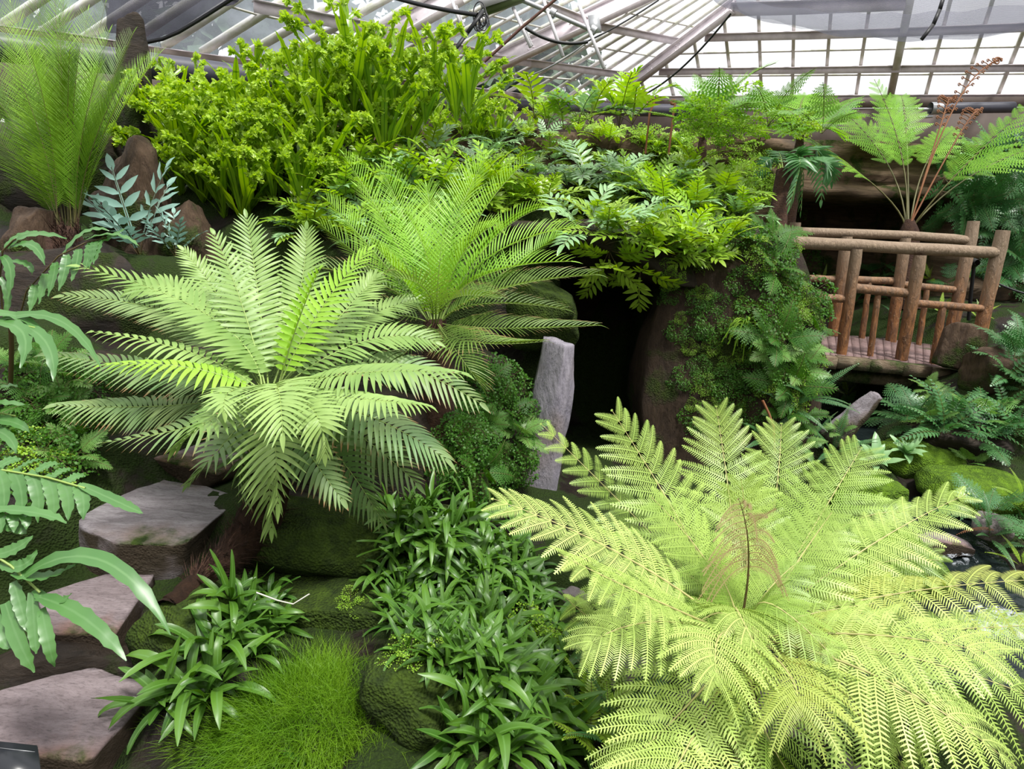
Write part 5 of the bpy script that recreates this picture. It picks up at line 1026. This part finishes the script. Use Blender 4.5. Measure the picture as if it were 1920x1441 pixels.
# dead frond, fallen sticks, root stub, brown crozier
loc, nn, t = hit(1003, 1235); mb = MB(); pinnate(mb, loc+[0, -.03, .09], loc+[0, -.035, .06], loc+[0, -.03, .0], 12, .02, .006, -FW, 70, 40); tag(mb.obj('dead_frond', MAT['orange'], origin=loc), 'small rust brown dead frond among the strap leaves', 'dead leaf')
loc, nn, t = hit(1800, 1010); mb = MB(); pinnate(mb, loc+[.22, 0, .06], loc+[.1, 0, .07], loc+[-.02, 0, .03], 20, .03, .008, Z, 70, 40); tag(mb.obj('dead_frond', MAT['orange'], origin=loc), 'reddish brown dead frond arching over the rapids', 'dead leaf')
tube_thing('twig', 'pale forked twig lying on the lower mossy boulder', 'twig', [P(480, 1110, 2.5), P(520, 1125, 2.5), P(550, 1132, 2.48), P(580, 1113, 2.48)], .003, 'bar', 5)
tube_thing('twig', 'curled pink brown dry stem above the tree fern near the tassel fern', 'twig', [P(1430, 750, 4.1), P(1442, 775, 4.1), P(1450, 800, 4.1), P(1452, 850, 4.15)], .008, 'orange', 5)
for (x, y, d, lb) in [(1218, 190, 7.0, 'round brown coiled crozier at the top of the mound below the hip beam'), (1262, 192, 7.0, 'slim brown crozier right of the round one')]:
    mb = MB(); th = np.linspace(0, 9, 30); r_ = np.linspace(.05 if x < 1240 else .022, .01, 30); c = P(x, y, d); tube(mb, c+RT*(np.cos(th)*r_)[:, None]+UP*(np.sin(th)*r_)[:, None], np.linspace(.02, .008, 30), 6); tube(mb, [c+RT*r_[0], c-UP*.12, c-Z*.5], .012, 5)
    tag(mb.obj('crozier', MAT['orange'], origin=c), lb, 'fern shoot')
# ------------------------------------------------------------------ unseen light-blocking walls and path around the camera, and the trees outside
def wallbox(name, lo, hi, mat='wallr'):
    mb = MB(); (a, b, c), (d, e, f) = lo, hi; v = [(a, b, c), (d, b, c), (d, e, c), (a, e, c), (a, b, f), (d, b, f), (d, e, f), (a, e, f)]
    mb.add(v, [(3, 2, 1, 0), (4, 5, 6, 7), (0, 1, 5, 4), (1, 2, 6, 5), (2, 3, 7, 6), (3, 0, 4, 7)]); tag(mb.obj(name, MAT[mat]), kind='structure')
wallbox('wall_front_blocker', (-7, -3.3, -.5), (9.5, -3.0, 3.4)); wallbox('wall_left_blocker', (-6.6, -3, -.5), (-6.3, 8, 3.0)); wallbox('wall_right_blocker', (9.2, -3, -.5), (9.5, 10, 3.3))  # house walls out of view, added to block flat light from the horizon
wallbox('floor_path', (-6.3, -3, -.25), (9.2, .75, -.05), 'path')
leafo = leafmat('outdoor_foliage', (.06, .11, .06), (.14, .20, .12), None, 1, .8, .2)
for k, (x, y, h, r, lb) in enumerate([(-19, 20, 11, 4.2, 'blurred dark green tree outside the left glass nearest the dark net'), (-12, 26, 12.5, 4.5, 'blurred green tree outside behind the middle left panes'), (-2, 32, 12, 4, 'blurred paler tree outside above the crested ferns'), (-29, 12, 12, 5, 'blurred tree outside at the far left behind the net')]):
    t = thing('tree', lb, 'tree', (x, y, 0), 'trees outside the glasshouse'); mb = MB(); tube(mb, np.array([(x, y, 0), (x+.2, y, h*.3), (x, y, h*.6)]), .3, 8); mb.obj('trunk', MAT['darkr'], t)
    mb = MB(); N = 2600; u = nrm(RS.randn(N, 3)); c = np.array([x, y, h*.55])+u*np.array([r*1.2, r*1.2, h*.42])*(.55+.45*RS.rand(N))[:, None]*(1+.25*np.sin(u[:, :1]*5+k)*np.cos(u[:, 2:]*6))
    blades(mb, c, RS.randn(N, 3), RS.randn(N, 3), RS.uniform(.5, 1.1, N), .6, 2, 'lance', three=False); mb.obj('crown', leafo, t)
mb = MB(); g = 80; mb.add([(-60, 8, -.6), (60, 8, -.6), (60, 90, -.6), (-60, 90, -.6)], [(0, 1, 2, 3)]); tag(mb.obj('ground_outside', MAT['ground']), kind='structure')
# ------------------------------------------------------------------ light
w = bpy.data.worlds.new('world'); bpy.context.scene.world = w; w.use_nodes = True; nt = w.node_tree; nt.nodes.clear()
out = nt.nodes.new('ShaderNodeOutputWorld'); bg = nt.nodes.new('ShaderNodeBackground'); tc = nd(nt, 'TexCoord'); sx = nt.nodes.new('ShaderNodeSeparateXYZ'); nt.links.new(tc.outputs['Generated'], sx.inputs[0])
c = mixc(nt, mapr(nt, sx.outputs[2], -.12, .06), (.02, .03, .015), (1.12, 1.12, 1.12))
c = mixc(nt, mapr(nt, sx.outputs[2], .25, .9), c, (1.55, 1.55, 1.6))
nt.links.new(c, bg.inputs[0]); bg.inputs[1].default_value = 0.92; nt.links.new(bg.outputs[0], out.inputs[0])
sd = bpy.data.lights.new('sun', 'SUN'); sd.energy = 4.1; sd.angle = math.radians(9); sd.color = (1, .98, .93); so = bpy.data.objects.new('sun', sd); C.objects.link(so)
so.rotation_euler = Vector((-.30, .35, -1)).to_track_quat('-Z', 'Y').to_euler(); so.location = (2, -2, 12)
sc = bpy.context.scene; sc.view_settings.view_transform = 'Standard'; sc.view_settings.look = 'None'; sc.view_settings.gamma = 1; sc.view_settings.use_curve_mapping = False; sc.view_settings.exposure = 0.12
sc.cycles.max_bounces = 7; sc.cycles.diffuse_bounces = 3; sc.cycles.glossy_bounces = 2; sc.cycles.transmission_bounces = 3; sc.cycles.transparent_max_bounces = 8
